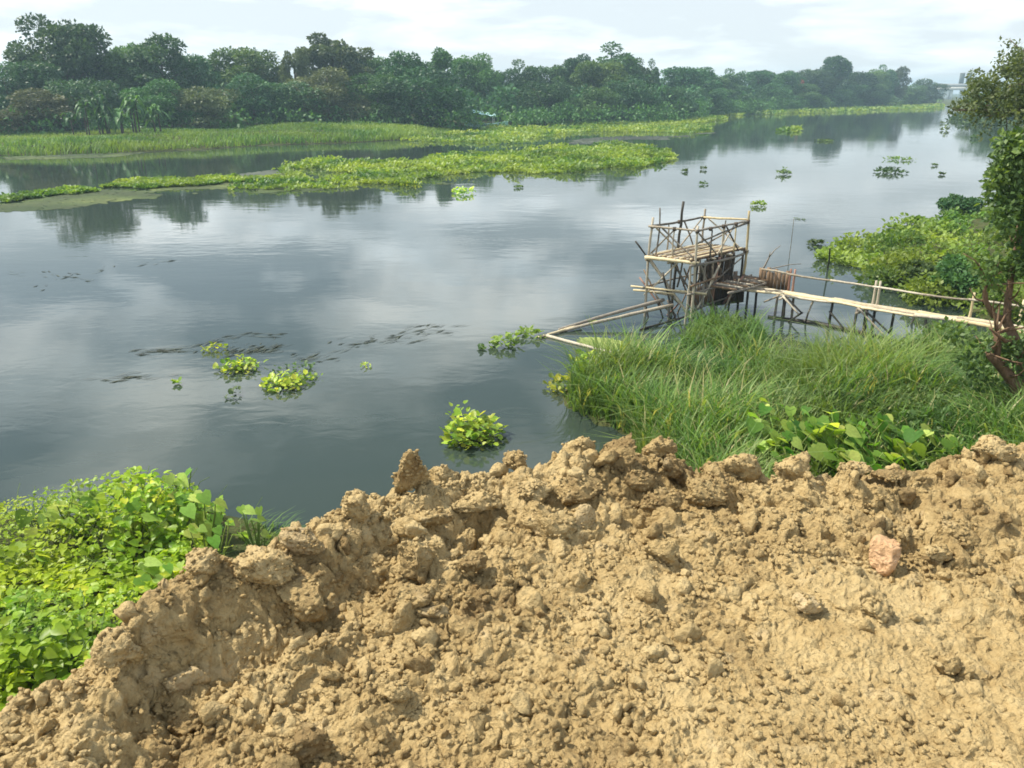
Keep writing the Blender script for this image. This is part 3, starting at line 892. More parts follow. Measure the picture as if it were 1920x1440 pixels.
TREES = [
    # kind, px of the axis, py of the top, width in px, Y distance, material, label
    ('bush', 10, 120, 120, 103, 0, 'dark bushy tree cut by the left edge of the photo'),
    ('round', 112, 34, 155, 112, 0, 'tallest tree of the far bank with a big rounded dark crown at the left'),
    ('round', 55, 118, 110, 105, 0, 'medium tree on the left shoulder of the tallest far tree'),
    ('round', 212, 92, 100, 116, 1, 'rounded tree right of the tallest far tree'),
    ('round', 250, 84, 80, 122, 1, 'green domed tree left of the dark pointed tree'),
    ('tall', 293, 67, 92, 115, 0, 'dark tree with a pointed left top on the far bank'),
    ('round', 345, 104, 90, 120, 0, 'sloping shouldered dark tree right of the dark pointed tree'),
    ('spread', 385, 118, 90, 126, 1, 'lower tree in the dip of the far skyline at the left'),
    ('round', 455, 92, 118, 128, 3, 'light green domed tree rising over the left part of the far bank'),
    ('cone', 480, 94, 30, 134, 0, 'thin dark spire of a tree at the right of the light green dome'),
    ('tall', 512, 112, 60, 130, 1, 'narrow tree left of the feathery narrow tree'),
    ('airy', 548, 92, 52, 126, 2, 'feathery narrow tree on the far skyline left of the airy crowned tree'),
    ('airy', 622, 63, 118, 132, 2, 'tall airy crowned tree with sky gaps in its top'),
    ('tall', 655, 100, 60, 136, 0, 'slim tree at the right side of the airy crowned tree'),
    ('round', 695, 108, 70, 138, 1, 'small rounded tree right of the airy crowned tree'),
    ('spread', 762, 99, 105, 135, 1, 'flat topped tree in the middle of the left far bank'),
    ('cone', 828, 94, 62, 132, 0, 'pointed tree next to the gap in the far skyline'),
    ('round', 885, 104, 92, 152, 1, 'broad domed tree right of the gap in the far skyline'),
    ('tall', 985, 114, 60, 160, 0, 'upright tree with a ragged top near the middle of the far bank'),
    ('round', 938, 132, 70, 158, 0, 'low tree in the dip left of the ragged upright tree'),
    ('round', 1037, 124, 76, 165, 0, 'rounded tree right of the ragged upright tree'),
    ('round', 1082, 104, 66, 172, 0, 'dark domed tree behind the pale green tree'),
    ('round', 1115, 116, 100, 165, 3, 'pale green rounded tree left of the tall dark cone'),
    ('cone', 1160, 84, 112, 172, 0, 'tall dark cone shaped tree, highest of the middle bank'),
    ('tall', 1195, 112, 60, 178, 0, 'tree on the right shoulder of the tall dark cone'),
    ('cone', 1226, 114, 36, 185, 0, 'small thin spire of a tree right of the tall dark cone'),
    ('round', 1275, 127, 95, 200, 0, 'broad dark tree right of the small thin spire'),
    ('round', 1315, 128, 70, 212, 0, 'dark tree at the right end of the middle group'),
    ('tall', 1372, 130, 50, 238, 0, 'upright tree just past the low dip of the distant bank'),
    ('round', 1345, 142, 60, 228, 0, 'low tree in the dip of the distant bank'),
    ('round', 1425, 133, 74, 250, 0, 'rounded tree left of the red blossoming tree'),
    ('round', 1472, 134, 66, 262, 1, 'dull green tree touching the red blossoming tree'),
    ('round', 1530, 131, 70, 280, 0, 'rounded tree left of the globe crowned tree'),
    ('globe', 1567, 106, 52, 285, 0, 'globe crowned tree standing above the distant bank'),
    ('round', 1605, 136, 70, 300, 0, 'dark tree at the foot of the globe crowned tree'),
    ('round', 1640, 131, 54, 310, 3, 'light green tree among the last distant trees'),
    ('tall', 1665, 123, 36, 318, 0, 'pointed tree among the last distant trees'),
    ('tall', 1690, 126, 30, 322, 2, 'thin pale tree at the end of the distant row'),
    ('bush', 1735, 149, 70, 345, 0, 'round bushy tree left of the pale distant bridge'),
    ('bush', 1708, 160, 50, 335, 1, 'small bushy tree left of the round bushy tree by the bridge'),
    # the lower front row along the water
    ('bush', 60, 168, 150, 98, 2, 'brownish bushy tree at the lower left of the far bank'),
    ('bush', 150, 150, 110, 103, 0, 'dark bush below the tallest far tree'),
    ('banana', 178, 170, 80, 93, 1, 'clump of banana plants below the tallest far tree'),
    ('banana', 246, 174, 76, 94, 1, 'right hand clump of drooping banana plants on the far bank'),
    ('bush', 300, 150, 120, 106, 1, 'bush right of the banana plants'),
    ('bush', 385, 165, 110, 108, 2, 'olive bush under the dip of the far skyline at the left'),
    ('bush', 465, 140, 120, 115, 0, 'dark bush below the light green domed tree'),
    ('bush', 545, 155, 110, 118, 0, 'shadowy bush below the feathery narrow tree'),
    ('bush', 615, 128, 130, 122, 2, 'olive brown tree below the airy crowned tree'),
    ('bush', 705, 140, 110, 124, 1, 'bush between the airy tree and the dark waterside tree'),
    ('bush', 800, 128, 140, 124, 0, 'big dark tree leaning over the water where the grass band ends'),
    ('bush', 905, 160, 95, 152, 1, 'green bush behind the small turquoise boat'),
    ('bush', 955, 168, 80, 153, 3, 'lighter green bush right of the small turquoise boat'),
    ('bush', 1025, 155, 95, 146, 0, 'dark bush below the ragged upright tree'),
    ('bush', 1120, 165, 100, 152, 1, 'bush below the pale green rounded tree'),
    ('bush', 1185, 150, 90, 158, 0, 'dark bush below the tall dark cone'),
    ('bush', 1255, 165, 100, 165, 0, 'dark bush over the bright floating plants by the far bank'),
    ('bush', 1320, 165, 80, 195, 0, 'dark bush at the water where the distant bank begins'),
    ('bush', 1385, 160, 80, 228, 0, 'low bush below the upright tree past the dip'),
    ('bush', 1450, 158, 80, 245, 0, 'low bush below the red blossoming tree'),
    ('bush', 1515, 158, 80, 262, 1, 'low bush left of the globe crowned tree'),
    ('bush', 1580, 158, 80, 285, 0, 'low bush below the globe crowned tree'),
    ('bush', 1645, 158, 70, 302, 0, 'low bush below the last distant trees'),
]
for i, (kind, px, py, wpx, Y, mi, lab) in enumerate(TREES):
    x, y, ztop, depth = PY(px, py, Y)
    z0 = float(ground_z(np.array([x]), np.array([y]))[0])
    z0 = max(z0, .1)
    tr, cr = KIN[(kind, i % 2)]
    w0, h0 = SIZE[(kind, i % 2)]
    e = empty('banana_plant' if kind == 'banana' else 'tree', (x, y, z0), lab, 'banana plant' if kind == 'banana' else 'tree', 'trees along the far bank', rng.random() * 6.28)
    sw = wpx / FPX * depth / w0
    e.scale = (sw, sw, (ztop - z0) / h0)
    painted('crown', cr, M_TREE[mi], e)
    obj('trunk', tr, e)
# red blossoming tree
x, y, ztop, depth = PY(1498, 140, 268)
e = empty('tree', (x, y, .8), 'tree with a patch of red blossom on the distant bank', 'tree', 'trees along the far bank')
tr, cr = KIN[('round', 0)]
e.scale = (.85, .85, (ztop - .8) / 10.0)
painted('crown', cr, M_TREE[0], e)
obj('trunk', tr, e)
r_ = np.random.default_rng(5)
V, F, T = crown_pts(np.array([(-.5, -3.4, 6.6, 1.0), (.3, -3.6, 5.4, 1.2), (.2, -3.2, 7.6, .7)]), 500, .45, r_)
obj('blossom', mesh_np('blossom', V, F, M_RED, False, T), e)

# thicket that fills the wood behind and under those trees
def thicket(name, line, n_clump, leaf, zlo, zhi, spread, mat, label, seed, n_leaf):
    r = np.random.default_rng(seed)
    line = np.asarray(line, float)
    seg = np.hypot(*np.diff(line, axis=0).T)
    cum = np.concatenate([[0], np.cumsum(seg)])
    u = r.random(n_clump) * cum[-1]
    x = np.interp(u, cum, line[:, 0]) + r.normal(size=n_clump) * spread * .3
    y = np.interp(u, cum, line[:, 1]) + r.normal(size=n_clump) * spread
    dist = np.hypot(x, y)
    cl = np.stack([x, y, r.uniform(zlo, zhi, n_clump), r.uniform(.8, 1.7, n_clump) * (.7 + dist / 300)], 1)
    V, F, T = crown_pts(cl, n_leaf, leaf, r)
    tag(obj(name, mesh_np(name, V, F, mat, False, T)), label, kind='stuff')
back = [(q[0] * 1.10, q[1] * 1.10 + 2) for q in tree_line]
thicket('woodland', back, 900, .75, 1.5, 5.0, 4, M_TREE[0], 'dense dark wood behind the trees of the far bank', 61, 60000)
thicket('undergrowth', tree_line, 700, .5, .4, 2.6, 2.5, M_TREE[1], 'tangled undergrowth at the foot of the far trees', 62, 45000)

# trees of the right bank far off, below the lacy tree
RB = [('bush', 1872, 172, 90, 175, 1, 'bushy tree on the right bank seen through the lacy foliage'),
      ('bush', 1915, 165, 110, 150, 0, 'dark bush on the right bank at the edge of the photo'),
      ]
for i, (kind, px, py, wpx, Y, mi, lab) in enumerate(RB):
    x, y, ztop, depth = PY(px, py, Y)
    z0 = max(.1, float(ground_z(np.array([x]), np.array([y]))[0]))
    tr, cr = KIN[(kind, i % 2)]
    e = empty('tree', (x, y, z0), lab, 'tree', 'trees on the distant right bank', i * 1.3)
    sw = wpx / FPX * depth / SIZE[(kind, i % 2)][0]
    e.scale = (sw, sw, (ztop - z0) / SIZE[(kind, i % 2)][1])
    painted('crown', cr, M_TREE[mi], e)
    obj('trunk', tr, e)

# ------------------------------------------------------------------ distant bridge
def box_arr(x0, x1, y0, y1, z0, z1):
    V = np.array([(x, y, z) for z in (z0, z1) for y in (y0, y1) for x in (x0, x1)], float)
    F = np.array([(0, 2, 3, 1), (4, 5, 7, 6), (0, 1, 5, 4), (2, 6, 7, 3), (0, 4, 6, 2), (1, 3, 7, 5)])
    return V, [F], np.zeros(8)
BY = 560.0
bx0, _, bz, bd = PY(1765, 165, BY)
bx1 = PY(1900, 165, BY)[0]
k = bd / FPX
e = empty('bridge', (bx0, BY, 0), 'pale flat topped bridge with white piers across the far end of the river', 'bridge')
L_ = bx1 - bx0
ztop = PY(1790, 157, BY)[2]
zdk = PY(1790, 163, BY)[2]
zb = PY(1790, 169, BY)[2]
def bpart(name, arr, mat, smooth=False, parent=e):
    V, F, T = arr
    return obj(name, mesh_np(name, V, F, mat, smooth), parent)
bpart('deck', box_arr(-2, L_, -4, 4, zdk, ztop), M_CONCD)
bpart('girder', box_arr(-2, L_, -3, 3, zb, zdk - .003), M_CONC)
for xx in (3, 5.5, 13.5, 21, 29, 37):
    bpart('pier', box_arr(xx, xx + 1.7, -2, 2, -1, zb - .003), M_WHITE)
for px, tp in ((1803, 138), (1816, 137)):
    tx_ = PY(px, 150, BY)[0] - bx0
    tz = PY(px, tp, BY)[2]
    tw = bpart('tower', box_arr(tx_ - 1.15, tx_ + 1.15, -1, 1, ztop + .01, tz), M_TOWER)
    bpart('cap', box_arr(tx_ - 1.3, tx_ + 1.3, -1.2, 1.2, tz + .004, tz + .5), M_CONCD, False, tw)
x, y, z, _ = PY(1722, 190, 350)
bpart_o = obj('hut', mesh_np('hut', *join([box_arr(-1.6, 1.6, -1.2, 1.2, 0, 1.6),
        (np.array([(-2, -1.5, 1.55), (2, -1.5, 1.55), (2, 1.5, 1.55), (-2, 1.5, 1.55), (-2, 0, 2.4), (2, 0, 2.4)]), [np.array([(0, 1, 5, 4), (2, 3, 4, 5)]), np.array([(0, 4, 3), (1, 2, 5)])], np.zeros(6))])[:2], M_WHITE, False), None, (x, y, .5))
tag(bpart_o, 'tiny pale hut at the waterline below the round bushy tree by the bridge', 'hut')

# ------------------------------------------------------------------ small turquoise boat by the far bank
x, y, _ = P(912, 241)
e = empty('boat', (x, y, 0), 'small pale turquoise boat with a tattered awning under the far trees', 'boat', None, R(8))
e.scale = (1.25, 1.25, 1.3)
ts = np.linspace(-1, 1, 9)
V, F = [], []
for t_ in ts:
    wd = .75 * (1 - abs(t_) ** 2.4) + .04
    sh = .55 + .35 * t_ ** 2
    for a in (-1, -.55, 0, .55, 1):
        V.append((t_ * 2.8, wd * a, sh - (.62 + .2 * t_ ** 2) * (1 - a * a)))
for i in range(8):
    for j in range(4):
        F.append((i * 5 + j, i * 5 + j + 1, i * 5 + j + 6, i * 5 + j + 5))
obj('hull', mesh_np('hull', V, np.array(F), M_TEAL), e)
V, F = [], []
for t_ in np.linspace(-1, 1, 6):
    for a in np.linspace(-1, 1, 5):
        V.append((-.4 + t_ * 1.5, a * .85, 1.95 - .3 * a * a - .25 * t_ + .06 * math.sin(t_ * 9)))
for i in range(5):
    for j in range(4):
        F.append((i * 5 + j, i * 5 + j + 1, i * 5 + j + 6, i * 5 + j + 5))
obj('awning', mesh_np('awning', V, np.array(F), M_TEAL), e)
for sx_ in (-1.7, 0.9):
    for sy_ in (-.7, .7):
        V, F, T = tube([(sx_, sy_, .45), (sx_, sy_, 1.72)], .035, 6)
        obj('awning_post', mesh_np('awning_post', V, F, M_WHITE), e)

# ------------------------------------------------------------------ water hyacinth rafts and bank grass
def hya_leaves(pts, z0, leaf, r, up=.6, tone=None, hvar=.3):
    n = len(pts)
    az = r.random(n) * 6.28
    d = np.stack([np.cos(az), np.sin(az), r.uniform(.1, 1.3, n) * up * 2], 1)
    nrm = np.stack([-np.cos(az) * .6, -np.sin(az) * .6, np.ones(n)], 1) + r.normal(size=(n, 3)) * .35
    p = np.stack([pts[:, 0], pts[:, 1], z0 + r.random(n) * hvar], 1)
    L = leaf * (.6 + .8 * r.random(n))
    if tone is None:
        tone = np.clip(.5 + r.normal(size=n) * .25, 0, 1)
    return leaves(p, d, nrm, L, L * .75, tone, OVAL)

def raft(name, pxpoly, n, leaf, mat, label, seed, hv=.25, hole=.0, sc=.25, z0=.02):
    r = np.random.default_rng(seed)
    poly = [P(*q)[:2] for q in pxpoly]
    pts = sample_poly(poly, n, r)
    # ragged rim: push points by noise, thin by noise
    q = P3(pts[:, 0] * sc, pts[:, 1] * sc)
    nz = fbm(q, seed, 4)
    edge = seg_dist(pts[:, 0], pts[:, 1], poly, True)
    size = max(1.0, edge.max())
    keep = (nz + edge / size * 1.6) > hole
    pts, nz = pts[keep], nz[keep]
    tone = np.clip(.42 + .55 * fbm(P3(pts[:, 0] * sc * 1.3, pts[:, 1] * sc * 1.3), seed + 3, 4) + r.normal(size=len(pts)) * .14, 0, 1)
    hm = np.clip(.5 + fbm(P3(pts[:, 0] * sc * 3, pts[:, 1] * sc * 3), seed + 7, 2), .1, 1.3)
    if name == 'duckweed':
        az = r.random(len(pts)) * 6.28
        V, F, T = leaves(np.stack([pts[:, 0], pts[:, 1], z0 + r.random(len(pts)) * hv], 1), np.stack([np.cos(az), np.sin(az), 0 * az], 1), np.tile((0, 0, 1.0), (len(pts), 1)), leaf * (.6 + .9 * r.random(len(pts))), leaf * .9, tone, OVAL)
        V[:, 2] = z0 + (V[:, 2] - z0) * .12
        V[:, 2] = np.clip(V[:, 2], .004, None)
    else:
        V, F, T = hya_leaves(pts, z0, leaf, r, .6, tone, hv * hm)
    o = obj(name, mesh_np(name, V, F, mat, False, T))
    return tag(o, label, kind='stuff')

raft('hyacinth_raft', [(508, 320), (600, 302), (760, 296), (850, 288), (920, 281), (1060, 272), (1150, 268), (1240, 280), (1274, 297), (1240, 312), (1130, 322), (1000, 327), (905, 323), (852, 330), (838, 346), (780, 352), (700, 346), (600, 341), (540, 336)],
     40000, .25, M_HYA, 'long bright green raft of floating plants in the middle of the river', 11, .4, .12)
raft('hyacinth_raft', [(0, 372), (150, 351), (240, 340), (330, 337), (480, 331), (590, 336), (570, 350), (420, 348), (330, 352), (180, 360), (60, 376), (0, 384)],
     20000, .2, M_HYA, 'thin yellow green tail of floating plants reaching the left edge', 12, .14, .40, .55)
raft('hyacinth_raft', [(735, 263), (830, 250), (870, 241), (1000, 240), (1110, 228), (1200, 224), (1338, 238), (1330, 248), (1200, 256), (1100, 262), (1040, 268), (900, 270), (780, 273)],
     20000, .38, M_HYA, 'bright green raft of floating plants close to the far bank', 13, .45, .25, .12)
raft('hyacinth_raft', [(1262, 224), (1340, 218), (1400, 215), (1330, 232), (1270, 233)], 2500, .6, M_HYA, 'small green raft of plants where the distant bank begins', 14, .4, .2, .1)
raft('hyacinth_raft', [(1395, 213), (1500, 207), (1620, 203), (1740, 197), (1770, 196), (1770, 203), (1700, 207), (1560, 211), (1440, 216)], 5000, .9, M_HYA, 'pale green strip of plants along the distant bank', 15, .5, .25, .05)
raft('hyacinth_raft', [(1455, 246), (1480, 241), (1510, 243), (1490, 249)], 260, .5, M_HYA, 'faint green patch of plants on the dark reflection', 16, .3, .1, .1)
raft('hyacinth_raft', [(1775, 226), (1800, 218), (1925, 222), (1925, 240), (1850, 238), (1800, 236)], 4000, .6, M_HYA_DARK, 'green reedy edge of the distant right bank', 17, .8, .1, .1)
raft('duckweed', [(-20, 366), (200, 345), (520, 322), (700, 330), (850, 344), (700, 353), (480, 364), (300, 382), (100, 393), (-20, 400)], 9000, .42, M_DUCK, 'dull olive film of duckweed around the rafts', 18, .012, .55, .25, .005)
raft('hyacinth_raft', [(380, 352), (480, 340), (640, 340), (720, 352), (600, 358), (450, 362)], 2600, .2, M_HYA, 'scattered green tufts on the olive duckweed film', 27, .18, .75, .9)
raft('duckweed', [(0, 294), (180, 286), (330, 280), (250, 294), (120, 302), (0, 312)], 2200, .5, M_DUCK, 'dull duckweed film below the far grass band at the left', 19, .012, .5, .15, .005)
raft('duckweed', [(1000, 268), (1120, 258), (1340, 248), (1330, 256), (1180, 268), (1060, 276)], 3000, .5, M_WEED, 'dark floating weed between the two green rafts', 20, .02, .4, .15, .005)
raft('duckweed', [(280, 345), (420, 330), (520, 318), (530, 330), (420, 340)], 1500, .45, M_WEED, 'dark floating weed left of the long green raft', 24, .02, .35, .15, .005)
raft('hyacinth_raft', [(1545, 470), (1580, 448), (1660, 432), (1720, 420), (1800, 402), (1900, 385), (1960, 400), (1960, 520), (1700, 520), (1640, 510), (1560, 498), (1520, 490)],
     13000, .17, M_HYA, 'bright green plants floating off the right bank', 21, .55, .2, .35)
raft('hyacinth_raft', [(1612, 428), (1640, 424), (1720, 410), (1760, 420), (1680, 434)], 900, .18, M_HYA, 'thin spit of floating plants pointing at the river', 22, .15, .15, .4)
raft('hyacinth_raft', [(1490, 456), (1530, 450), (1560, 462), (1500, 464)], 160, .16, M_HYA_DARK, 'loose strip of floating plants left of the right bank', 23, .15, .15, .4)

def bank_grass(name, poly, n, h, mat, label, seed, wid=.05, sc=.2):
    r = np.random.default_rng(seed)
    pts = sample_poly(poly, n, r)
    z = ground_z(pts[:, 0], pts[:, 1])
    keep = z > -.08
    pts, z = pts[keep], z[keep]
    n = len(pts)
    hh = h * (.45 + .7 * r.random(n)) * np.clip(.75 + .6 * fbm(P3(pts[:, 0] * sc, pts[:, 1] * sc), seed, 3), .3, 1.4)
    tone = np.clip(.5 + .45 * fbm(P3(pts[:, 0] * sc, pts[:, 1] * sc), seed + 4, 3) + r.normal(size=n) * .18, 0, 1)
    V, F, T = blades(np.stack([pts[:, 0], pts[:, 1], z - .03], 1), hh, np.full(n, wid) * (.6 + .8 * r.random(n)), r.normal(size=n) * .25, r.random(n) * 6.28, tone, .5)
    o = obj(name, mesh_np(name, V, F, mat, False, T))
    return tag(o, label, kind='stuff')
fs = [P(*q)[:2] for q in [(1120, 230), (1000, 235), (880, 240), (850, 252), (760, 262), (650, 268), (500, 272), (380, 280), (200, 288), (0, 292)]]
bank_grass('bank_grass', fs + [(-75, 64), (-95, 84), (-56, 98), (-34, 112), (-18, 124), (5, 142), (24, 152)], 42000, .85, M_BANK, 'green grass band between the far trees and the river', 31, .16, .08)
bank_grass('bank_grass', [P(*q)[:2] for q in [(1330, 221), (1400, 208), (1500, 205), (1600, 202), (1765, 195), (1765, 186), (1600, 193), (1400, 198), (1320, 208)]], 9000, 1.1, M_BANK, 'grass along the distant bank', 32, .4, .05)

# single floating clumps
def hyacinth(px, py, wpx, label, n=40, mat=M_HYA_NEAR, leaf=.13, hv=.18, parts=False, flat=.5):
    n = max(n, 14)
    if leaf > .2:
        leaf, n = leaf * .6, int(n * 2.2)
    x, y, _ = P(px, py)
    t_ = math.hypot(math.hypot(x, y), EYE)
    hw = wpx / FPX * t_ * .5
    r = np.random.default_rng(int(px * 7 + py))
    a, q = r.random(n) * 6.28, r.random(n) ** .55
    pts = np.stack([np.cos(a) * q * hw, np.sin(a) * q * hw * 1.15], 1)
    pts += r.normal(size=pts.shape) * hw * .12
    hd = np.sqrt(np.clip(1 - q * q, .05, 1))
    tone = np.clip(.5 + r.normal(size=n) * .28, 0, 1)
    if not parts:
        V, F, T = hya_leaves(pts, .01, leaf, r, flat, tone, hv * hd)
        o = obj('water_hyacinth', mesh_np('water_hyacinth', V, F, mat, False, T), None, (x, y, 0))
        return tag(o, label, 'floating plant', 'single clumps of water plants adrift on the river')
    e = empty('water_hyacinth', (x, y, 0), label, 'floating plant', 'single clumps of water plants adrift on the river')
    ms = []
    for k in range(10):
        V, F, T = leaves(np.zeros((1, 3)), np.array([(1.0, 0, 0)]), np.array([(0, 0, 1.0)]), 1.0, .8, k / 9, OVAL if k % 2 else HEART)
        ms.append(mesh_np('leaf', V, F, mat, True, T))
    for k in range(n):
        o = obj('leaf', ms[int(tone[k] * 9.99)], e, (pts[k, 0], pts[k, 1], .02 + hv * hd[k] * r.random()))
        s = leaf * (.6 + .8 * r.random())
        o.scale = (s, s, s)
        o.rotation_euler = (r.normal() * .35, -r.uniform(-.15, .9), r.random() * 6.28)
    V, F, T = join([tube(bent((0, 0, -.02), (pts[k, 0], pts[k, 1], .03 + hv * hd[k] * .5), 4, .06, r), .006, 5) for k in range(0, n, 2)])
    obj('stems', mesh_np('stems', V, F, M_STEM, True, T), e)
    return e

hyacinth(888, 822, 108, 'nearest floating plant, bright yellow green, just beyond the soil rim', 250, M_HYA_NEAR, .12, .42, True)
hyacinth(862, 782, 40, 'upright sprig at the back of the nearest floating plant', 14, M_HYA_NEAR, .12, .35)
hyacinth(448, 692, 74, 'yellow green floating clump, left of the pair on the open water', 110, M_HYA_NEAR, .11, .2, True)
hyacinth(535, 722, 84, 'yellow green floating clump, right and nearer one of the pair on the open water', 120, M_HYA_NEAR, .11, .2, True)
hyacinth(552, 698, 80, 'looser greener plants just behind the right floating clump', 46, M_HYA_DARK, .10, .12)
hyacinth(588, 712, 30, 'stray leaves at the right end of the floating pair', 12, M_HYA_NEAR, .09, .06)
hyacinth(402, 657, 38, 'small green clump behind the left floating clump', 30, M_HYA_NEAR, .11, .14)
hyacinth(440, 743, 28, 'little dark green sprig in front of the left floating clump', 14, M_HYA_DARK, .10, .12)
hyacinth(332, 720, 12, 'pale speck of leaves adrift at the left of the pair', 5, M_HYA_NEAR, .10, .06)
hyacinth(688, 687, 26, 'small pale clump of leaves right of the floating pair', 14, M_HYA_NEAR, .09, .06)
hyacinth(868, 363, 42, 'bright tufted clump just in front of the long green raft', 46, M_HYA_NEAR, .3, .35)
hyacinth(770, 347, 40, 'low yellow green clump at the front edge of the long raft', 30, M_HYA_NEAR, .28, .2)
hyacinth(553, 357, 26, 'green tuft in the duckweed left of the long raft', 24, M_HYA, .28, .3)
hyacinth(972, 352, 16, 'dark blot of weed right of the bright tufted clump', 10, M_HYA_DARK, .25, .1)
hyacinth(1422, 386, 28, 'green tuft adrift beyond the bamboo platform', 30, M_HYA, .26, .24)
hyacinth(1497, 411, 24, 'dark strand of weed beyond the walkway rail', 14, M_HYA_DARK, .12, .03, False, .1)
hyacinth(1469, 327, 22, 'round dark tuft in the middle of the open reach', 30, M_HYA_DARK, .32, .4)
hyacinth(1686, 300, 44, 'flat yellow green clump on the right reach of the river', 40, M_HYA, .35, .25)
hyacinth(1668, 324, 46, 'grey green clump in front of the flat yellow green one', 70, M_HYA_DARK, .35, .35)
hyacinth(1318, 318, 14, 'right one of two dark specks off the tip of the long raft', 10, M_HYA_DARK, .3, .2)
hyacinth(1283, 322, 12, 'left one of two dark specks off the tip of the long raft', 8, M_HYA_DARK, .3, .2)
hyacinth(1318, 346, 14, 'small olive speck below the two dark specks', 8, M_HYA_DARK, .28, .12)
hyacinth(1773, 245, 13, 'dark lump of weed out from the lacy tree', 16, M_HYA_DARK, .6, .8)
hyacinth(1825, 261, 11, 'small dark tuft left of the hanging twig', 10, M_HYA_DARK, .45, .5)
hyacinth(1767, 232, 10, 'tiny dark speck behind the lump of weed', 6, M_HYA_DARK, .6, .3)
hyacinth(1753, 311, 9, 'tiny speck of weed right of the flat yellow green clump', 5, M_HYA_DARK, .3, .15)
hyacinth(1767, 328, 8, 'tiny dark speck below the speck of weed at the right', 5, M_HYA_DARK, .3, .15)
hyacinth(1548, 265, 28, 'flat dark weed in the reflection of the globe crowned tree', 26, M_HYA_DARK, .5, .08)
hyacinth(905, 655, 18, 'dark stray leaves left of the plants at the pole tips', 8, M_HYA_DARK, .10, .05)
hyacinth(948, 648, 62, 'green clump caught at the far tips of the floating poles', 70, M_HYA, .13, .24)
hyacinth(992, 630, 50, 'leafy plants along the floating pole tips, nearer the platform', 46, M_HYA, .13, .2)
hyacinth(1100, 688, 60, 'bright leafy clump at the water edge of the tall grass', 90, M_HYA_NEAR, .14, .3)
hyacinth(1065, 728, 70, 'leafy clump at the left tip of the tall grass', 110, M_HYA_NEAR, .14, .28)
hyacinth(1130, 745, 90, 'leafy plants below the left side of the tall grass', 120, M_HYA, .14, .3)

# dark pondweed drawn out by the current
def weed_strands(lines, n, seed, label, wid=.25):
    r = np.random.default_rng(seed)
    parts = []
    for ln in lines:
        q = np.array([P(*a)[:2] for a in ln])
        seg = np.concatenate([[0], np.cumsum(np.hypot(*np.diff(q, axis=0).T))])
        u = r.random(n) * seg[-1]
        x, y = np.interp(u, seg, q[:, 0]), np.interp(u, seg, q[:, 1])
        x += r.normal(size=n) * wid
        y += r.normal(size=n) * wid * .6
        k = np.clip(np.searchsorted(seg, u) - 1, 0, len(q) - 2)
        d = np.concatenate([q[k + 1] - q[k], np.zeros((n, 1))], 1)
        d = unit(d) + np.concatenate([r.normal(size=(n, 2)) * .3, np.zeros((n, 1))], 1)
        parts.append(leaves(np.stack([x, y, np.full(n, .003) + r.random(n) * .006], 1), d, np.tile((0, 0, 1.0), (n, 1)), .15 + .4 * r.random(n), .008 + .03 * r.random(n), r.random(n), CARD))
    V, F, T = join(parts)
    V[:, 2] = np.clip(V[:, 2], .002, .02)
    tag(obj('pondweed', mesh_np('pondweed', V, F, M_WEED, False, T)), label, kind='stuff')
weed_strands([[(352, 664), (400, 643), (460, 630), (505, 630), (495, 642)], [(430, 668), (465, 655)], [(255, 662), (330, 656)], [(470, 665), (500, 655)]], 40, 3, 'dark strands of pondweed around the floating pair', .2)
weed_strands([[(640, 648), (720, 630), (820, 612)], [(645, 655), (700, 642)], [(735, 640), (815, 622)], [(205, 712), (270, 704)], [(560, 680), (590, 672)]], 22, 4, 'faint dark strands of pondweed on the open water', .28)
weed_strands([[(60, 540), (180, 512), (330, 486)], [(20, 510), (160, 520)]], 22, 6, 'thin weed lines on the rippled water at the left', .5)

# ------------------------------------------------------------------ bamboo platform
def bamboo(name, p0, p1, r0, mat, parent, bend=.012, taper=.8):
    p0, p1 = np.asarray(p0, float), np.asarray(p1, float)
    n = max(5, min(14, int(np.linalg.norm(p1 - p0) / .3) * 2 + 1))
    pts = bent(p0, p1, n, bend)
    rad = np.linspace(r0, r0 * taper, n) * np.where(np.arange(n) % 2 == 0, 1.0, 1.13)
    V, F, T = tube(pts, rad, 7)
    return obj(name, mesh_np(name, V, F, mat), parent)

DZ = 1.55
Lc, Fc, Rc = (np.array(P(*q, DZ)) for q in ((1220, 482), (1303, 493), (1397, 471)))
Bc = Lc + Rc - Fc
org = np.array([*((Lc + Rc) / 2)[:2], 0])
plat = empty('bamboo_platform', tuple(org), 'rickety bamboo platform with railings on stilts over the water', 'platform')
loc = lambda p: np.asarray(p, float) - org
e1, e2 = Fc - Lc, Rc - Fc                 # short and long side of the deck
def D(u, v, z):                            # a point of the platform: u along the short side, v along the long side
    q = Lc + e1 * u + e2 * v
    return loc((q[0], q[1], z))
BP = lambda name, a, b, r0, mat=M_BAMB, bend=.012: bamboo(name, a, b, r0, mat, plat, bend)
r3 = np.random.default_rng(33)
# corner posts and standing poles
BP('post', D(0, 0, -.8), D(0, 0, 2.55), .035)
BP('post', D(.12, -.02, 1.5), D(.14, 0, 2.8), .022, M_BAMD)
BP('post', D(1, 0, -.8), D(1, 0, 2.45), .035)
BP('post', D(1, 1, .2), D(1, 1, 2.6), .035, M_BAMY)
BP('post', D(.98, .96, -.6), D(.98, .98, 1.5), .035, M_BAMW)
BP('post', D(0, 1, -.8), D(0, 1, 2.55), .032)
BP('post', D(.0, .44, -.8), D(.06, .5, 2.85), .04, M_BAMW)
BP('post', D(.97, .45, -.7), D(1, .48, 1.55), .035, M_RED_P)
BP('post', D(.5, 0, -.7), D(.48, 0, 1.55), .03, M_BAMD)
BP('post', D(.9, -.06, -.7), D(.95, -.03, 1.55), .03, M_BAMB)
BP('post', D(1.05, .15, -.7), D(1.0, .2, 1.55), .028, M_BAMD)
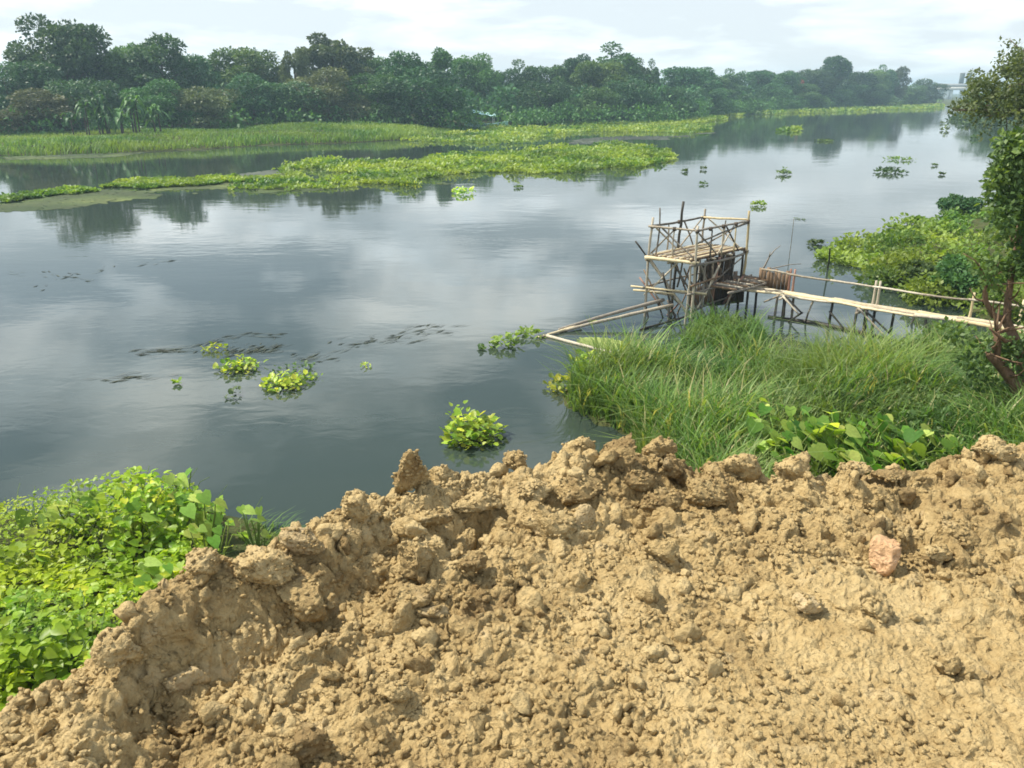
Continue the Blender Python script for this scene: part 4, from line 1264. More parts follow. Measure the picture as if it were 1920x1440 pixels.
BP('post', D(1.0, .72, -.6), D(1.0, .74, 1.55), .03, M_BAMW)
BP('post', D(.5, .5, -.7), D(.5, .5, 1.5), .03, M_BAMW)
BP('post', D(.5, .98, -.6), D(.5, 1, 1.5), .03, M_BAMD)
# deck beams and slats
for u in (0, .5, 1):
    BP('beam', D(u, -.08, 1.50), D(u, 1.06, 1.50), .035, M_BAMD if u == 1 else M_BAMB)
for v in (0, .33, .66, 1):
    BP('joist', D(-.08, v, 1.565), D(1.08, v, 1.565), .03, M_BAMY if v == 0 else M_BAMB)
for k in range(15):
    u = (k + .5) / 15
    BP('slat', D(u, -.03 + .02 * rng.normal(), 1.615), D(u + .01 * rng.normal(), 1.02, 1.615), .032, (M_BAMB, M_BAMY, M_MATP)[k % 3], .004)
BP('edge_pole', D(0, -.1, 1.57), D(1.05, -.03, 1.56), .05, M_BAMY)
# railings
for a, b, m in (((0, 0), (1, 0), M_BAMB), ((1, 0), (1, 1), M_BAMD), ((0, 0), (0, 1), M_BAMD), ((0, 1), (1, 1), M_BAMY)):
    BP('top_rail', D(a[0] - .05 * (a[0] < b[0]), a[1] - .03, 2.33), D(b[0], b[1] + .03, 2.33 + .03 * rng.normal()), .03, m)
BP('mid_rail', D(1, .0, 2.02), D(1, 1, 2.28), .022, M_BAMD)
for a, b, m in (((0, 0, 1.65), (.5, 0, 2.3), M_BAMB), ((.2, 0, 2.33), (1, .02, 1.62), M_BAMD), ((.5, 0, 1.6), (.5, 0, 2.32), M_BAMB),
                ((1, .04, 2.25), (1, .42, 1.62), M_BAMD), ((1, .42, 1.62), (1, .72, 2.3), M_BAMB), ((1, .55, 2.32), (1, .86, 1.6), M_BAMW), ((1, .5, 1.6), (1, .5, 2.3), M_BAMB),
                ((1, .75, 1.6), (1, .75, 2.3), M_BAMY), ((1, .28, 1.6), (1, .28, 2.28), M_BAMD),
                ((0, .05, 2.3), (0, .5, 1.6), M_BAMB), ((0, .5, 1.6), (0, .95, 2.3), M_BAMB), ((0, .6, 2.3), (.02, .8, 1.6), M_BAMD), ((0, .3, 1.6), (0, .3, 2.3), M_BAMB),
                ((.1, 1, 2.3), (.9, 1, 1.6), M_BAMB), ((.1, 1, 1.62), (.95, 1, 2.3), M_BAMD), ((.5, 1, 1.6), (.5, 1, 2.3), M_BAMB)):
    BP('brace', D(*a), D(*b), .022, m)
for u, v in ((0, 0), (1, 0), (0, 1), (1, 1), (1, .5), (.5, 0), (0, .5), (1, .25), (1, .75)):
    for zz_ in (1.55, 2.32):
        V, F, T = tube([D(u, v, zz_ - .045), D(u, v, zz_ + .045)], .05, 8)
        obj('lashing', mesh_np('lashing', V, F, M_MATD), plat)
# stilts' bracing
for a, b, r0, m in (((0, -.02, 1.5), (1.12, .1, -.25), .04, M_BAMB), ((-.25, -.1, 1.95), (.05, 0, 1.35), .022, M_BAMW), ((.62, 0, 1.5), (-.1, 0, .55), .025, M_BAMB),
                    ((.5, 0, 1.5), (1.1, .22, .1), .025, M_BAMD), ((1, .1, 1.5), (1, .5, .1), .025, M_BAMD), ((1, .5, 1.4), (1, .05, .2), .025, M_BAMB),
                    ((1, .4, .9), (1, .95, 1.4), .022, M_BAMD), ((.3, 0, 1.2), (.75, .05, -.3), .025, M_BAMW), ((.2, .3, 1.4), (.9, .1, .4), .022, M_MATP),
                    ((.1, .1, .35), (.6, -.05, -.5), .022, M_BAMW), ((-.05, 0, .3), (.25, -.1, -.4), .022, M_BAMW)):
    BP('stilt_brace', D(*a), D(*b), r0, m)
for a, b, m in (((-.3, -.1, .78), (1.25, .05, .80), M_BAMY), ((-.28, .02, .72), (1.2, .1, .74), M_BAMB), ((-.3, -.05, .66), (.6, 0, .7), M_BAMY), ((1, -.1, .78), (1, 1.1, .75), M_BAMD),
                ((0, -.1, .8), (0, 1.05, .8), M_BAMD), ((-.32, .08, .6), (.5, .05, .62), M_BAMB), ((1.05, -.08, 1.0), (1.02, .5, 1.05), M_MATP), ((1.05, 0, .35), (1.02, .9, .4), M_BAMD)):
    BP('cross_pole', D(*a), D(*b), .026, m)
for k in range(22):
    u0, v0 = r3.uniform(.1, 1.15), r3.uniform(-.02, .75)
    z0_ = r3.uniform(-.2, .8)
    BP('stilt_brace', D(u0, v0, z0_), D(u0 + r3.normal() * .28, v0 + r3.normal() * .16, z0_ + r3.uniform(.4, .9)), r3.uniform(.018, .03), (M_BAMD, M_BAMB, M_MATP, M_RED_P)[k % 4], .02)
# lower stage and its thatch screens
def screen(parent, a, b, h0, h1, mat, org_=org, n=9, lean=.1, name='screen'):
    """upright screen of thin vertical laths tied to three cross laths"""
    a, b = np.asarray(a, float), np.asarray(b, float)
    dirv = (b - a) / n
    nrm = np.cross(dirv, (0, 0, 1.0))
    nrm /= np.linalg.norm(nrm) + 1e-9
    V0, F0 = [], []
    parts = []
    for k in range(n):
        p0, p1 = a + dirv * (k + .04), a + dirv * (k + .96)
        zt = h1 + .05 * rng.normal()
        o_ = .012 * rng.normal()
        c = np.array([p0, p1, p1, p0]) + nrm * o_
        c[:, 2] = (h0, h0, zt, zt)
        c[2:] += nrm * lean
        V = np.concatenate([c - nrm * .012, c + nrm * .012])
        F = np.array([(0, 1, 2, 3), (7, 6, 5, 4), (0, 4, 5, 1), (1, 5, 6, 2), (2, 6, 7, 3), (3, 7, 4, 0)])
        parts.append((V, [F], np.zeros(8)))
    base = None
    for k, (V, F, T) in enumerate(parts):
        o = obj('lath', mesh_np('lath', V, F, mat, False), parent)
for k in range(11):
    v = .35 + k * .075
    BP('stage_slat', D(.85, v, .84), D(1.55, v + .01 * rng.normal(), .84), .03, (M_MATP, M_BAMD, M_BAMB)[k % 3], .004)
for u in (.9, 1.5):
    BP('stage_beam', D(u, .25, .79), D(u, 1.3, .79), .035, M_BAMD)
screen(plat, D(.35, .80, 0), D(.75, 1.02, 0), .75, 1.45, M_MATD, n=8)
screen(plat, D(.82, .55, 0), D(1.1, .98, 0), .2, .95, M_MATD, n=8, lean=-.03)
screen(plat, D(.45, .62, 0), D(.95, .62, 0), .72, 1.25, M_MATD, n=7)
screen(plat, D(.55, .3, 0), D(1.0, .4, 0), .3, .8, M_MATP, n=6, lean=.06)

# ------------------------------------------------------------------ bamboo walkway
WZ = .62
wk_px = [(1385, 541), (1470, 550), (1560, 564), (1625, 575), (1720, 590), (1800, 600), (1930, 622)]
wk = np.array([P(*q, WZ + .02 * i) for i, q in enumerate(wk_px)])
worg = np.array([*wk[2][:2], 0])
walk = empty('bamboo_walkway', tuple(worg), 'narrow bamboo walkway on stilts leading from the right bank to the platform', 'walkway')
BW = lambda name, a, b, r0, mat=M_BAMB, bend=.008: bamboo(name, np.asarray(a) - worg, np.asarray(b) - worg, r0, mat, walk, bend)
wd_ = np.gradient(wk, axis=0)
wn = np.stack([-wd_[:, 1], wd_[:, 0], np.zeros(len(wk))], 1)
wn = unit(wn)                                # across the walkway, away from the viewer
for k in range(6):
    off = (k - 2.0) * .075
    for i in range(len(wk) - 1):
        a, b = wk[i] + wn[i] * off, wk[i + 1] + wn[i + 1] * off
        j = (b - a) * .05
        BW('deck_pole', a - j + (0, 0, .012 * rng.normal()), b + j + (0, 0, .012 * rng.normal()), .034, (M_BAMY, M_BAMB, M_BAMY)[(k + i) % 3])
# short planks where the walkway meets the platform
c0 = wk[0]
for k in range(7):
    o_ = wn[0] * (k * .1 - .25)
    BW('landing_slat', c0 + (-.35, .1, .02) + o_, c0 + (.75, -.02, .03) + o_, .03, M_BAMY if k % 2 else M_BAMB)
rails = [(1430, 505), (1480, 514), (1560, 526), (1640, 538), (1730, 552), (1820, 562), (1940, 579)]
rp = [np.array(P(px, py, WZ + .62 + .02 * i)) for i, (px, py) in enumerate(rails)]
for a, b in zip(rp[:-1], rp[1:]):
    j = (b - a) * .04
    BW('handrail', a - j, b + j, .026, M_BAMB)
for i, px in ((0, 1472), (0, 1480), (1, 1628), (1, 1636), (2, 1812), (2, 1905)):
    f_ = np.interp(px, [q[0] for q in wk_px], np.arange(len(wk_px)))
    k = int(min(f_, len(wk) - 2))
    base = wk[k] + (wk[k + 1] - wk[k]) * (f_ - k) + wn[k] * .25
    BW('rail_post', base + (0, 0, -.15), base + (0, 0, .60), .032, (M_RED_P, M_BAMB, M_BAMY)[i])
def wpt(px, off, z):
    f_ = np.interp(px, [q[0] for q in wk_px], np.arange(len(wk_px)))
    k = int(min(f_, len(wk) - 2))
    q = wk[k] + (wk[k + 1] - wk[k]) * (f_ - k) + wn[k] * off
    return np.array([q[0], q[1], z])
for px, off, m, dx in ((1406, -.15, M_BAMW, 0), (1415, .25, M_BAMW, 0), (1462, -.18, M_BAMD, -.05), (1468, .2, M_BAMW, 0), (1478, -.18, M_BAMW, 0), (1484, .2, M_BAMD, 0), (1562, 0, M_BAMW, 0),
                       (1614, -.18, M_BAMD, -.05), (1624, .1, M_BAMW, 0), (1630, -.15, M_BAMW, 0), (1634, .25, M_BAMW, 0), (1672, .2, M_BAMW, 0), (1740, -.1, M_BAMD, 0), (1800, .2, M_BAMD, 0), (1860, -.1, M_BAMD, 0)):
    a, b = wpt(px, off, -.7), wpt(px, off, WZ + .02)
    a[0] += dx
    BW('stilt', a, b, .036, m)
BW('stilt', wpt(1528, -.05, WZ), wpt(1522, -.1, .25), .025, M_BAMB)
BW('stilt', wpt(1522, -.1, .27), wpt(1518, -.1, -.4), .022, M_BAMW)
for a, b, za, zb_, m in ((1474, 1510, WZ, .25, M_BAMB), (1466, 1440, WZ, .42, M_BAMB), (1480, 1515, WZ, .3, M_BAMW), (1515, 1488, .3, -.05, M_BAMW), (1616, 1682, WZ + .05, .1, M_BAMB),
                         (1632, 1690, WZ, .18, M_BAMW), (1688, 1660, .18, -.1, M_BAMW), (1800, 1838, WZ + .05, .2, M_BAMB), (1565, 1600, .45, .1, M_BAMW)):
    BW('strut', wpt(a, -.22, za), wpt(b, -.3, zb_), .024, m)
BW('cross_bar', wpt(1618, -.35, WZ - .06), wpt(1620, .35, WZ - .06), .03, M_BAMB)
BW('cross_bar', wpt(1472, -.35, WZ - .06), wpt(1474, .35, WZ - .06), .03, M_BAMB)
# brown thatch screen behind the walkway
sc_ = [np.array(P(1415, 543, WZ)), np.array(P(1472, 549, WZ))]
scr = empty('thatch_screen', tuple(sc_[0] * (1, 1, 0)), 'brown thatch panel leaning at the start of the walkway rail', 'screen')
so = sc_[0] * (1, 1, 0)
screen(scr, sc_[0] + wn[0] * .3 - so, sc_[1] + wn[0] * .3 - so, WZ, WZ + .5, M_MATP, n=8, lean=.05)

# poles lying in the water left of the platform and the net frame
def lone(name, a, b, r0, mat, label, cat, group=None, bend=.01):
    a, b = np.asarray(a, float), np.asarray(b, float)
    n = 9
    pts = bent(a, b, n, bend) - a
    rad = np.linspace(r0, r0 * .75, n) * np.where(np.arange(n) % 2 == 0, 1.0, 1.12)
    V, F, T = tube(pts, rad, 7)
    return tag(obj(name, mesh_np(name, V, F, mat), None, tuple(a)), label, cat, group)
lone('bamboo_pole', P(1245, 562, .5), P(1048, 618, .04), .045, M_BAMD, 'upper of two long poles slanting from the platform into the water', 'pole', 'poles lying in the water')
lone('bamboo_pole', P(1262, 572, .4), P(1050, 622, .02), .045, M_BAMB, 'lower of two long poles slanting from the platform into the water', 'pole', 'poles lying in the water')
lone('bamboo_pole', P(1020, 628, .03), P(1150, 662, .03), .04, M_BAMB, 'pole floating at the edge of the pale duckweed wedge', 'pole', 'poles lying in the water')
lone('bamboo_pole', P(1090, 608, .08), P(1010, 632, .03), .035, M_BAMY, 'short pale pole at the tip of the slanting poles', 'pole', 'poles lying in the water')
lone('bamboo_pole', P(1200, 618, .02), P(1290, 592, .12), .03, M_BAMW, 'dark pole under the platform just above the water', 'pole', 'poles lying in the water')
raft('duckweed', [(1032, 628), (1070, 626), (1110, 630), (1160, 640), (1180, 655), (1140, 655), (1090, 642)], 1500, .10, M_DUCKG, 'pale green wedge of duckweed held by the floating pole', 25, .01, .0, .8, .006)
raft('duckweed', [(1060, 612), (1140, 590), (1130, 600), (1080, 615)], 300, .10, M_DUCKG, 'sliver of duckweed between the slanting poles', 26, .01, .1, .8, .006)
lone('stake', P(1478, 497, -.3), (*P(1478, 497)[:2], PY(1480, 410, P(1478, 497)[1])[2]), .012, M_BAMB, 'thin pale stake standing in the water behind the walkway rail', 'stake', 'stakes standing in the water')
lone('stake', P(1549, 517, -.3), (*P(1549, 517)[:2], PY(1551, 466, P(1549, 517)[1])[2]), .03, M_BAMW, 'stake standing where the right bank plants begin', 'stake', 'stakes standing in the water')
a = P(1700, 622, -.2)
lone('stake', a, np.array(a) + (.15, .05, .45), .03, M_BAMW, 'short dark crooked stub in the water under the walkway', 'stake', 'stakes standing in the water', .12)
# dead branch by the rail start
a = np.array(P(1425, 512, .95))
br = [tube(np.array([(0, 0, 0), (.12, .02, .2), (.2, .02, .42), (.33, .05, .6), (.5, .1, .72)]), np.linspace(.03, .008, 5), 6),
      tube(np.array([(.2, .02, .42), (.22, .02, .58)]), np.linspace(.018, .006, 2), 5), tube(np.array([(.05, 0, .05), (.4, .02, .14), (.8, .05, .22), (1.1, .05, .24)]), np.linspace(.02, .008, 4), 6)]
V, F, T = join(br)
tag(obj('dead_branch', mesh_np('dead_branch', V, F, M_BAMD), None, tuple(a)), 'bare grey branch sticking up where the walkway rail starts', 'branch')
# sunken log under the walkway
lg = np.array([P(1440, 595), P(1530, 607), P(1600, 622), P(1680, 640)])
V, F, T = tube(np.array([(*q[:2], .015) for q in lg]) - np.array((*lg[0][:2], 0)), [.04, .06, .06, .03], 8)
tag(obj('sunken_log', mesh_np('sunken_log', V, F, M_BAMW), None, (*lg[0][:2], 0)), 'dark half sunken log under the walkway', 'log')

# ------------------------------------------------------------------ tall grass on the near bank
gp = [(2.0, 11.2), (2.05, 12.3), (1.05, 13.6), (1.1, 14.4), (2.2, 15.2), (3.6, 15.7), (5.4, 15.4), (9.3, 14.8), (10.8, 15.6), (12.5, 16), (14, 15), (12.5, 11), (9.5, 8.3), (2.6, 8.6)]
r_ = np.random.default_rng(71)
pts = sample_poly(gp, 42000, r_)
z = ground_z(pts[:, 0], pts[:, 1])
nzp = fbm(P3(pts[:, 0] * .6, pts[:, 1] * .6), 72, 3)
keep = (z > -.2)
pts, z, nzp = pts[keep], z[keep], nzp[keep]
n = len(pts)
hh = (.45 + .55 * r_.random(n) ** 1.5) * np.clip(.95 + .6 * nzp, .35, 1.6)
# shorter among the large leaved plants by the rim
lx, ly, _z = P(1590, 850, .5)
hh = hh * (1 - .8 * np.exp(-(((pts[:, 0] - lx) / 1.9) ** 2 + ((pts[:, 1] - ly + .9) / 1.7) ** 2) ** 2))
tone = np.clip(.34 + .55 * nzp + r_.normal(size=n) * .26, 0, .9)
tone = np.where(r_.random(n) < .09, .97, tone)
az = 2.2 * fbm(P3(pts[:, 0] * .9, pts[:, 1] * .9), 75, 3) + r_.normal(size=n) * 2.2
V, F, T = blades(np.stack([pts[:, 0], pts[:, 1], z - .05], 1), hh, .036 * (.45 + .9 * r_.random(n)), r_.uniform(0, .34, n), az, tone, .42)
tag(obj('tall_grass', mesh_np('tall_grass', V, F, M_GRASS, False, T)), 'tall tangled green grass on the near bank in front of the walkway', kind='stuff')
k_ = r_.choice(n, 5000, replace=False)
V, F, T = blades(np.stack([pts[k_, 0], pts[k_, 1], z[k_] - .05], 1), hh[k_] * r_.uniform(.8, 1.25, 5000), r_.uniform(.035, .06, 5000), r_.uniform(0, .5, 5000), r_.random(5000) * 6.28, np.clip(.5 + .3 * nzp[k_] + r_.normal(size=5000) * .3, 0, .9), 1.0)
tag(obj('broad_grass', mesh_np('broad_grass', V, F, M_GRASS, False, T)), 'broad bladed grass scattered through the tall grass', kind='stuff')
# tufts of reed under the platform
pts = sample_poly([P(*q)[:2] for q in [(1285, 640), (1310, 612), (1345, 606), (1380, 622), (1420, 618), (1440, 660), (1260, 670)]], 1500, r_)
n = len(pts)
V, F, T = blades(np.stack([pts[:, 0], pts[:, 1], np.full(n, .0)], 1), .35 + .55 * r_.random(n) ** 2, .024 + .014 * r_.random(n), r_.normal(size=n) * .35, r_.random(n) * 6.28, np.clip(.3 + r_.normal(size=n) * .25, 0, .9), .8)
tag(obj('reeds', mesh_np('reeds', V, F, M_GRASS, False, T)), 'dark reeds at the foot of the platform', kind='stuff')

# leafy weeds among the grass on the right, and the dark growth of the right bank
def leafy(name, cl, n_leaf, leaf, mat, label, seed, shape_k=.62):
    r = np.random.default_rng(seed)
    V, F, T = crown_pts(np.asarray(cl, float), n_leaf, leaf, r)
    return tag(obj(name, mesh_np(name, V, F, mat, False, T)), label, kind='stuff')
r_ = np.random.default_rng(81)
cl = []
for _ in range(90):
    px, py = r_.uniform(1700, 1960), r_.uniform(650, 850)
    x, y, _z = P(px, py, .5)
    cl.append((x, y, .35 + .35 * r_.random(), .25 + .25 * r_.random()))
leafy('leafy_weeds', cl, 20000, .10, M_GNARL, 'leafy weeds mixed into the grass below the gnarled tree', 82)
cl = []
for _ in range(120):
    px, py = r_.uniform(1640, 1980), r_.uniform(440, 585)
    if py > 500 + (px - 1600) * .32:
        continue
    x, y, _z = P(px, py, .4)
    cl.append((x, y, .12 + .22 * r_.random() + max(0, (px - 1800) * .002), .3 + .35 * r_.random()))
leafy('bank_shrubbery', cl, 18000, .13, M_BANKL, 'dark leafy growth covering the right bank behind the walkway', 83)

# individual shrubs on the right bank
def shrub(px, py, wpx, h, mat, label, seed, leaf=.14, n=5000, name='shrub'):
    x, y, _ = P(px, py)
    z0 = max(0.0, float(ground_z(np.array([x]), np.array([y]))[0]))
    t_ = math.hypot(math.hypot(x, y), EYE)
    hw = wpx / FPX * t_ * .5
    r = np.random.default_rng(seed)
    cl = []
    for _ in range(24):
        u = unit(r.normal(size=(1, 3)))[0]
        q = r.random() ** .4
        cl.append((u[0] * hw * .8 * q, u[1] * hw * .8 * q, h * (.5 + .42 * u[2] * q), min(hw, h) * r.uniform(.2, .36)))
    e = empty(name, (x, y, z0), label, 'shrub', 'shrubs on the right bank')
    V, F, T = crown_pts(np.array(cl), n, leaf, r)
    obj('crown', mesh_np('crown', V, F, mat, False, T), e)
    V, F, T = join([tube(bent((r.normal() * .1, r.normal() * .1, -.1), c[:3], 4, .05, r), np.linspace(.03, .01, 4), 5) for c in cl[:9]])
    obj('stems', mesh_np('stems', V, F, M_BARK), e)
shrub(1790, 408, 70, .9, M_TREE[0], 'dark tuft shrub at the back of the right bank plants', 201)
shrub(1905, 465, 90, 2.0, M_TREE[1], 'tall dark shrub at the right edge above the walkway', 202, .16, 4200)
shrub(1790, 560, 110, 1.0, M_TREE[1], 'rounded shrub behind the walkway rail', 203)
shrub(1720, 535, 80, .6, M_HYA_DARK, 'low dark shrub at the inner corner of the right bank', 204)
shrub(1775, 690, 120, .55, M_TREE[1], 'leafy shrub in front of the walkway at the end of the pond', 205, .12, 3000)
shrub(1850, 740, 120, .7, M_TREE[3], 'shrub at the foot of the gnarled tree', 206, .11, 3000)

# ------------------------------------------------------------------ the gnarled tree at the right
tb = np.array(P(1932, 800, .7))
e = empty('tree', tuple(tb), 'gnarled reddish tree with pruned forks at the right edge in front of the walkway', 'tree')
def pxz(px, py, Y):
    q = PY(px, py, Y)
    return np.array(q[:3]) - tb
Y0 = tb[1]
limbs = [([pxz(1935, 810, Y0), pxz(1915, 745, Y0), pxz(1892, 705, Y0 + .1), pxz(1868, 678, Y0 + .1), pxz(1850, 662, Y0 + .05)], [.17, .14, .12, .09, .06]),
         ([pxz(1868, 678, Y0 + .1), pxz(1872, 645, Y0 + .1), pxz(1868, 625, Y0 + .1)], [.08, .06, .05]),
         ([pxz(1915, 745, Y0), pxz(1918, 690, Y0 + .2), pxz(1905, 640, Y0 + .3), pxz(1888, 605, Y0 + .4), pxz(1890, 560, Y0 + .5), pxz(1896, 520, Y0 + .6), pxz(1905, 460, Y0 + .6), pxz(1915, 380, Y0 + .6)], [.14, .12, .10, .09, .07, .06, .05, .03]),
         ([pxz(1888, 605, Y0 + .4), pxz(1862, 590, Y0 + .4), pxz(1848, 565, Y0 + .4), pxz(1846, 535, Y0 + .4), pxz(1840, 505, Y0 + .4)], [.07, .06, .055, .05, .03]),
         ([pxz(1918, 690, Y0 + .2), pxz(1950, 600, Y0 + .4), pxz(1965, 480, Y0 + .6), pxz(1970, 340, Y0 + .8)], [.12, .10, .07, .04]),
         ([pxz(1905, 640, Y0 + .3), pxz(1885, 640, Y0), pxz(1855, 615, Y0 - .2)], [.05, .04, .02])]
tw = []
r_ = np.random.default_rng(90)
for p_, r0 in limbs[:5]:
    for _ in range(9):
        a_ = np.array(p_[r_.integers(1, len(p_))])
        tw.append(tube(bent(a_, a_ + r_.normal(size=3) * (.28, .28, .2) + (0, 0, .25), 5, .08, r_), np.linspace(.02, .005, 5), 5))
V, F, T = join([tube(p_, np.array(r0) * .72, 9) for p_, r0 in limbs] + tw)
V = V + unit(V) * (fbm(V * 5, 3, 3) * .025)[:, None]
obj('trunk', mesh_np('trunk', V, F, M_BARK2), e)
r_ = np.random.default_rng(91)
cl = []
for px, py, n_, sp, rad in ((1850, 505, 6, 30, .13), (1900, 490, 7, 30, .15), (1908, 400, 12, 40, .22), (1925, 330, 12, 45, .24), (1875, 345, 6, 20, .14), (1858, 352, 4, 12, .10), (1885, 310, 5, 18, .13), (1880, 390, 5, 20, .14), (1960, 420, 12, 55, .28), (1850, 640, 4, 22, .10), (1795, 640, 4, 20, .11), (1895, 650, 7, 30, .12), (1860, 690, 6, 30, .12), (1830, 690, 3, 24, .12), (1950, 590, 5, 30, .13), (1880, 720, 4, 22, .10), (1925, 690, 4, 24, .11), (1935, 750, 4, 24, .11), (1905, 285, 5, 22, .14)):
    for _ in range(n_):
        q = pxz(px + r_.normal() * sp * .6, py + r_.normal() * sp * .6, Y0 + .3 + r_.normal() * .35)
        cl.append((*q, rad * r_.uniform(.6, 1.3)))
V, F, T = crown_pts(np.array(cl), 10500, .085, r_)
obj('crown', mesh_np('crown', V, F, M_GNARL, False, T), e)

# lacy tree on the right bank whose crown hangs into the picture
LY = 24.0
tb2 = np.array([19.6, LY, .5])
e = empty('tree', tuple(tb2), 'lacy olive green crown hanging in from the right edge against the sky', 'tree')
r_ = np.random.default_rng(95)
cl = []
def q2(px, py, Y=LY):
    return np.array(PY(px, py, Y)[:3]) - tb2
for px, py, n_, sp, rad in ((1912, 105, 6, 16, .26), (1878, 128, 5, 14, .2), (1900, 150, 9, 24, .3), (1860, 165, 10, 26, .32), (1832, 178, 8, 26, .3), (1812, 195, 4, 16, .22), (1890, 90, 3, 12, .15), (1905, 190, 12, 26, .36), (1870, 205, 8, 26, .28), (1820, 208, 4, 14, .2), (1930, 140, 12, 30, .4), (1845, 222, 4, 22, .18), (1915, 215, 5, 20, .22), (1960, 190, 16, 36, .5), (1980, 110, 16, 40, .5), (1880, 100, 2, 8, .12)):
    for _ in range(n_):
        for _k in range(3):
            cl.append((*q2(px + r_.normal() * sp * .75, py + r_.normal() * sp * .7, LY + r_.normal() * .8), rad * r_.uniform(.25, .62)))
cl = np.array(cl)
V, F, T = crown_pts(cl, 12000, .10, r_)
obj('crown', mesh_np('crown', V, F, M_LACY, False, T), e)
parts = [tube(bent((0, 0, -.4), q2(2000, 150), 8, .03, r_), np.linspace(.24, .12, 8), 8)]
for j in r_.choice(len(cl), 26, replace=False):
    parts.append(tube(bent(q2(1995, 190), cl[j, :3], 6, .06, r_), np.linspace(.05, .012, 6), 5))
V, F, T = join(parts)
obj('trunk', mesh_np('trunk', V, F, M_BARK), e)
V, F, T = tube(bent(q2(1888, 225), q2(1887, 282), 6, .02, r_), np.linspace(.014, .005, 6), 5)
obj('hanging_twig', mesh_np('hanging_twig', V, F, M_BARK), e)

# ------------------------------------------------------------------ large leaved plants behind the rim
V, F, T = leaves(np.zeros((1, 3)), np.array([(1.0, 0, 0)]), np.array([(0, 0, 1.0)]), 1.0, .95, .5, HEART)
HB = []
for k in range(8):
    V, F, T = leaves(np.zeros((1, 3)), np.array([(1.0, 0, 0)]), np.array([(0, 0, 1.0)]), 1.0, .95, k / 7, HEART)
    HB.append(mesh_np('leaf', V, F, M_BIG, True, T))
def big_plant(px, py, base_py, leaf, n, label, seed, group='large leaved plants behind the rim', zb=.5, cat='plant', spread=1.0, tone=(0, 1)):
    """py: height of the leaves in the photo; base_py: where the plant stands"""
    x, y, _ = P(px, base_py, zb)
    z0 = float(ground_z(np.array([x]), np.array([y]))[0])
    ztop = PY(px, py, y)[2]
    r = np.random.default_rng(seed)
    e = empty('leafy_plant', (x, y, z0), label, cat, group)
    H = max(.15, ztop - z0)
    stems = []
    for k in range(n):
        a = r.random() * 6.28
        rad = leaf * spread * (.3 + 1.0 * r.random())
        h = H * r.uniform(.35, 1.05)
        tip = np.array([math.cos(a) * rad, math.sin(a) * rad, h])
        stems.append(tube(bent((0, 0, -.05), tip, 5, .06, r), np.linspace(.012, .007, 5), 5))
        o = obj('leaf', HB[int(r.uniform(*tone) * 7.99)], e, tuple(tip))
        s = leaf * r.uniform(.65, 1.15)
        o.scale = (s, s, s)
        # most blades lean over towards the open, light side of the bank
        o.rotation_euler = (r.normal() * .3, r.uniform(.15, .9), a * .35 - 1.5 + r.normal() * .7)
    V, F, T = join(stems)
    obj('stems', mesh_np('stems', V, F, M_STEM, True, T), e)
for px, py, bp_, lf, n, lab in (
        (1445, 790, 850, .30, 7, 'large leaved plant nearest the grass, left end of its row'),
        (1478, 835, 880, .26, 7, 'dark leaved plant low behind the rim, left end'),
        (1510, 800, 865, .30, 8, 'plant with pale small leaves in the left half of the row'),
        (1548, 800, 862, .36, 8, 'plant with the tallest upright pale leaf'),
        (1585, 845, 885, .34, 8, 'broad leaved plant behind the low rim lump'),
        (1612, 790, 858, .28, 6, 'plant at the back of the middle of the row'),
        (1640, 830, 880, .34, 8, 'broad leaved plant in the right half of the row'),
        (1672, 805, 865, .34, 8, 'plant with a bright pale leaf at its top, right half of the row'),
        (1530, 850, 890, .28, 7, 'low dense leaved plant touching the rim in the middle'),
        (1747, 858, 880, .26, 4, 'lone pale leaved plant at the right end of the row'),
        (1455, 760, 820, .24, 6, 'smaller leaved plant in the grass behind the left end of the row'),
        (1690, 850, 885, .28, 6, 'leafy plant at the right just before the lone pale one'),
        (1465, 815, 870, .32, 7, 'broad leaved plant between the first two of the row'),
        (1500, 770, 835, .30, 6, 'plant standing in the grass behind the pale small leaves'),
        (1570, 770, 840, .30, 6, 'plant standing in the grass behind the tallest pale leaf'),
        (1600, 860, 895, .30, 7, 'low plant pushed against the low rim lump'),
        (1715, 825, 875, .30, 6, 'plant to the right of the bright pale topped one'),
        (1430, 840, 880, .28, 6, 'leafy plant beside the big blocky lump on the rim')):
    big_plant(px, py - 4, bp_, lf * .8, n + 7, lab, int(px * 3 + py), spread=1.5)

# ------------------------------------------------------------------ creepers at the lower left
cp = [(-9.5, 7.0), (-8.0, 8.6), (-7.0, 9.4), (-5.6, 9.7), (-4.5, 9.95), (-3.9, 9.5), (-3.5, 8.2), (-2.9, 7.0), (-2.6, 5.5), (-3.2, 4.2), (-5.0, 3.2), (-9, 3.6)]
def creeper_h(x, y):
    h = .28 + .20 * fbm(P3(x * .55, y * .55), 141, 3) + .14 * fbm(P3(x * 2.2, y * 2.2), 145, 2)
    bx_, by_, _ = P(350, 985, .3)
    h = h + .42 * np.exp(-(((x - bx_) / .75) ** 2 + ((y - by_) / .6) ** 2))
    bx_, by_, _ = P(190, 1000, .3)
    h = h + .25 * np.exp(-(((x - bx_) / .9) ** 2 + ((y - by_) / .5) ** 2))
    e_ = seg_dist(x, y, cp, True)
    return np.clip(h, .06, 2) * np.clip(e_ / .35, .25, 1)
r_ = np.random.default_rng(151)
pts = sample_poly(cp, 21000, r_)
g0 = np.maximum(ground_z(pts[:, 0], pts[:, 1]), 0)
h = creeper_h(pts[:, 0], pts[:, 1])
n = len(pts)
u = 1 - .85 * r_.random(n) ** 1.4
p = np.stack([pts[:, 0], pts[:, 1], g0 + h * u], 1)
az = r_.random(n) * 6.28
d = np.stack([np.cos(az), np.sin(az), r_.normal(size=n) * .35 - .1], 1)
